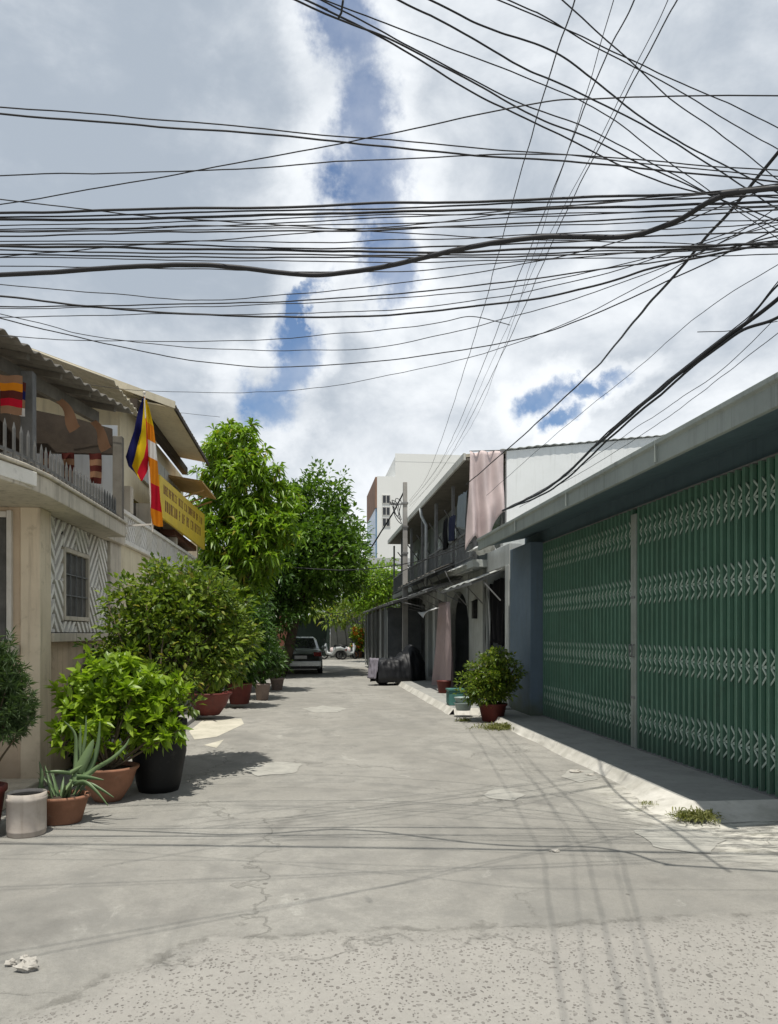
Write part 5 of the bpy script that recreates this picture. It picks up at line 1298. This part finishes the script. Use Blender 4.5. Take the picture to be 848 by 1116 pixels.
stone(627, 842, .07, 'flat pale piece of broken mortar by the garage kerb, nearer the ramp', .25)
stone(643, 845, .05, 'flat pale chip of mortar right of the bigger piece', .25)
stone(605, 928, .035, 'small white chip lying in the cable shadows', .3)

# ================================================================== CABLES
def cable(pts, z, w, label, group, n=14, cat='cable', ext=0.0, twist=0):
    """pts: photo points; z: height or list of heights at the points (cable runs overhead there)"""
    zs = z if isinstance(z, (list, tuple)) else [z] * len(pts)
    P = [at_z(px, py, zz) if zz > 0 else at_d(px, py, -zz) for (px, py), zz in zip(pts, zs)]
    if ext:
        d0 = (P[0] - P[1]).normalized(); d1 = (P[-1] - P[-2]).normalized()
        P = [P[0] + d0 * ext] + P + ([P[-1] + d1 * ext] if group != ALO else [])
    C = []; m = len(P)
    for j in range(m - 1):
        p0, p1, p2, p3 = P[max(j - 1, 0)], P[j], P[j + 1], P[min(j + 2, m - 1)]
        for q in range(n):
            s = q / n
            C.append(0.5 * ((2 * p1) + (p2 - p0) * s + (2 * p0 - 5 * p1 + 4 * p2 - p3) * s * s + (3 * p1 - p0 - 3 * p2 + p3) * s ** 3))
    C.append(P[-1]); sd_ = random.uniform(0, 99)
    C = [p_ + Vector((mnoise.noise(p_ * 1.7 + Vector((sd_, 0, 0))) * .012, 0, mnoise.noise(p_ * 2.3 + Vector((0, sd_, 0))) * .012 + mnoise.noise(p_ * 7 + Vector((0, 0, sd_))) * .003)) for p_ in C]
    o = MB(); o.tube(C, w / 2, 6)
    return tag(o.build('cable', M['cable'], smooth=True), label, cat, group)
ACR, DIA, ALO, DRP = 'cables crossing the alley', 'cables slanting to the upper right', 'cables running along the alley', 'cable bundle to the garage roof'
T1, T2, T3 = .0068, .0098, .015
Z = 4.15
cable([(0, 116), (210, 133), (424, 154), (590, 167), (848, 192)], Z, T1, 'thin upper cable sloping down to the right, higher of the parallel pair', ACR, ext=3)
cable([(0, 124), (200, 140), (424, 160), (600, 176), (848, 198)], Z, T2, 'upper cable sloping down to the right, lower of the parallel pair', ACR, ext=3)
cable([(0, 191), (212, 187), (424, 174), (590, 167), (700, 175), (848, 186)], Z, T1, 'thin nearly level cable crossing the upper pair', ACR, ext=3)
cable([(0, 222), (220, 185), (424, 147), (575, 113), (660, 107), (848, 104)], Z, T1, 'thin cable climbing from the left edge to the upper right', ACR, ext=3)
cable([(0, 217), (100, 229), (230, 240), (340, 248), (600, 262), (848, 268)], Z, T1, 'thin cable sinking slowly through the dense middle bundle', ACR, ext=3)
mid = [((0, 232), (424, 222), (848, 208), T3), ((0, 236), (424, 226), (848, 214), T2), ((0, 240), (424, 232), (848, 219), T3), ((0, 246), (424, 234), (848, 226), T1), ((0, 250), (424, 243), (848, 224), T1),
       ((0, 257), (424, 250), (848, 229), T2), ((0, 253), (424, 248), (848, 238), T1), ((0, 263), (424, 262), (848, 242), T1), ((0, 266), (424, 270), (848, 252), T2), ((0, 269), (424, 275), (848, 266), T3),
       ((0, 273), (424, 278), (848, 268), T2), ((0, 277), (424, 281), (848, 270), T2), ((0, 281), (424, 286), (848, 276), T1), ((0, 290), (424, 296), (848, 262), T1), ((0, 252), (424, 238), (848, 206), T1), ((0, 280), (424, 247), (848, 200), T1)]
for i, (a, b, c, w) in enumerate(mid):
    mx = (a[0] + b[0]) / 2; mx2 = (b[0] + c[0]) / 2
    pts = [a, (mx, (a[1] + b[1]) / 2 + random.uniform(-.8, 1.6)), b, (mx2, (b[1] + c[1]) / 2 + random.uniform(-.5, 2.0)), c]
    cable(pts, Z - 0.02 * (i % 5), w, 'black cable in the dense level bundle across the middle of the sky', ACR, ext=3)
cable([(0, 300), (60, 297), (120, 293), (190, 288), (255, 291), (330, 300), (390, 296), (450, 283), (520, 268), (590, 259), (680, 257), (735, 242), (775, 220), (805, 210), (848, 205)], 4.0, .031, 'thickest black cable, wavy across the whole sky', ACR, ext=3)
cable([(0, 310), (100, 318), (230, 327), (424, 310), (560, 290), (720, 250), (848, 200)], Z, T1, 'thin cable below the wavy thick one, dipping left of the blue gap', ACR, ext=3)
cable([(0, 323), (80, 332), (200, 343), (330, 345), (424, 343), (600, 322), (720, 290), (848, 262)], Z, T3, 'strong cable sagging under the wavy thick one', ACR, ext=3)
cable([(0, 334), (250, 331), (424, 321), (640, 296), (770, 275), (848, 258)], Z, T2, 'level cable just above the strong sagging one, upper', ACR, ext=3)
cable([(0, 336), (200, 335), (424, 326), (600, 305), (848, 246)], Z, T1, 'thin level cable just above the strong sagging one, lower', ACR, ext=3)
cable([(0, 345), (200, 342), (330, 341), (480, 333), (640, 303), (848, 238)], Z, T1, 'thin cable running along the strong sagging one', ACR, ext=3)
cable([(0, 366), (90, 371), (180, 372), (300, 369), (424, 358), (480, 352), (512, 345), (540, 350), (556, 354)], 4.2, T1, 'thin cable ending in a curl left of the long diagonals', ACR)
cable([(0, 342), (100, 366), (230, 380), (330, 382), (424, 376), (560, 345), (700, 300), (848, 238)], 4.2, T1, 'thin low cable sagging above the corner house roof', ACR, ext=3)
cable([(0, 347), (60, 362), (190, 390), (300, 400), (424, 392), (560, 372), (640, 345), (740, 300), (848, 250)], 4.2, T2, 'lowest long cable sagging over the corner house roof', ACR, ext=3)
cable([(72, 416), (150, 425), (260, 428), (340, 423), (424, 409), (560, 375), (720, 300), (848, 226)], [-10.4, -10.5, -10.2, -9.6, -9.0, 4.4, 4.3, 4.2], T1, 'thin cable running from the terrace roof edge to the right', ACR)
cable([(164, 446), (185, 449), (215, 452), (240, 455)], -14.0, T1, 'short thin cable leaving the yellow house roof', ACR)
# slanting
cable([(322, 0), (424, 42), (500, 82), (590, 130), (640, 150), (700, 178), (780, 215), (848, 240)], 4.45, T2, 'cable slanting from the top of the blue gap down to the right', DIA, ext=2)
cable([(352, 0), (424, 38), (500, 78), (560, 110), (640, 140), (720, 183), (848, 250)], 5.6, T1 * 1.6, 'thin cable looping close to the slanting one from the blue gap', DIA, ext=2)
cable([(400, 18), (470, 45), (600, 95), (660, 125), (740, 185), (848, 260)], 6.2, T1 * 1.6, 'thin straight cable slanting below the knotted ones', DIA, ext=2)
cable([(434, 0), (480, 22), (560, 68), (612, 92), (680, 125), (750, 165), (848, 228)], 6.2, T2 * 1.6, 'cable slanting down to the right with a knot near the right edge', DIA, ext=2)
cable([(466, 0), (530, 30), (600, 55), (640, 82), (700, 128), (760, 165), (848, 210)], 6.2, T2 * 1.6, 'cable slanting in a slight bow from the top middle', DIA, ext=2)
cable([(540, 0), (600, 24), (660, 52), (740, 90), (800, 116), (848, 140)], 6.2, T1 * 1.6, 'highest slanting cable at the upper right, upper of two', DIA, ext=2)
cable([(555, 0), (590, 16), (640, 46), (720, 88), (790, 130), (848, 163)], 6.2, T1 * 1.6, 'highest slanting cable at the upper right, lower of two', DIA, ext=2)
cable([(690, 70), (740, 115), (790, 150), (848, 195)], 6.2, T1 * 1.6, 'short steep cable at the upper right', DIA, ext=2)
cable([(318, -6), (344, 6), (372, 20), (424, 45), (500, 92), (600, 142), (740, 205), (848, 215)], 4.45, T2, 'doubled cable beside the blue gap carrying a small hook', DIA, ext=2)
o = MB(); o.tube([at_z(374, 0, 4.36), at_z(372, 14, 4.36), at_z(369, 20, 4.36)], .005, 6); tag(o.build('cable_hook', M['cable']), 'small black hook clipped to the doubled cable by the blue gap', 'hook')
# along the alley, from the pole to a pole behind the viewer
def along(pts, label, w, z0=4.6, z1=6.4):
    n = len(pts); cable(pts, [z0 + (z1 - z0) * (i / (n - 1)) ** .8 for i in range(n)], w, label, ALO, ext=5)
along([(640, -60), (627, 0), (590, 112), (552, 245), (515, 375), (478, 488), (462, 525), (446, 546)], 'leftmost of the steep cables running up from the utility pole', T2 * .85)
along([(712, -60), (690, 0), (648, 92), (592, 235), (540, 365), (492, 480), (470, 520), (446, 548)], 'middle steep cable running up from the utility pole', T2 * .85)
along([(765, -60), (738, 0), (680, 108), (608, 250), (556, 368), (500, 480), (474, 522), (446, 552)], 'rightmost of the steep cables running up from the utility pole', T2 * .85)
along([(752, -60), (727, 0), (664, 130), (590, 275), (540, 385), (490, 490), (446, 550)], 'thin steep cable beside the rightmost one', T1 * .75)
along([(682, -60), (668, 0), (630, 130), (584, 270), (545, 390), (505, 478), (446, 556)], 'thin steep cable between the middle and rightmost ones', T1 * .75)
cable([(890, 118), (848, 168), (770, 260), (700, 340), (640, 410), (556, 487), (508, 528)], [4.3, 4.3, 4.35, 4.4, -10.5, -14, -16.3], .022, 'heavy straight diagonal cable ending at the pink curtain', DIA)
# bundle to the garage roof
for pts, w, lab in (([(900, 275), (848, 324), (800, 362), (740, 408), (660, 476), (600, 530), (548, 557)], .036, 'thick twisted cable dropping to the garage eave, main strand'),
                    ([(900, 262), (848, 312), (806, 358), (742, 404), (662, 472), (602, 528), (548, 556)], .018, 'black strand along the thick twisted cable, upper'),
                    ([(900, 312), (848, 346), (800, 366), (742, 411), (664, 478), (604, 532), (560, 552)], .026, 'black strand splitting off the thick twisted cable, lower'),
                    ([(900, 250), (848, 306), (808, 352), (744, 402), (668, 466), (606, 524), (552, 554)], .010, 'thin strand above the thick twisted cable')):
    cable(pts, [-5.6, -6.0, -6.4, -7.2, -8.9, -11.2, -13.6], w, lab, DRP)
for pts, lab in (([(848, 288), (760, 345), (690, 405), (610, 470), (530, 540)], 'thin cable high above the garage eave'), ([(848, 345), (780, 408), (700, 462), (630, 510), (560, 553)], 'thin cable just above the garage eave, upper'),
                 ([(848, 362), (790, 408), (720, 460), (650, 505), (566, 553)], 'thin cable just above the garage eave, lower'), ([(760, 362), (800, 360), (848, 350)], 'short loose cable end tied to the thick twisted cable')):
    n = len(pts); cable(pts, [-(6.0 + 7.2 * (i / (n - 1)) ** 1.5) if n > 3 else -6.4 for i in range(n)], T1, lab, DRP)
# drops near the pole
cable([(441, 534), (430, 556), (412, 585), (395, 612)], [-26, -26.5, -28, -30], .05, 'cable curving down from the utility pole to the left', ALO)
cable([(270, 612), (340, 620), (400, 620), (470, 608), (545, 578)], [-21, -21, -20.5, -19, -16.5], .024, 'low cable strung across the alley below the trees', ACR)
cable([(400, 640), (440, 622), (490, 598), (545, 580)], [-26, -23, -19, -16.5], .02, 'cable running from the balcony to the pole foot', ACR)
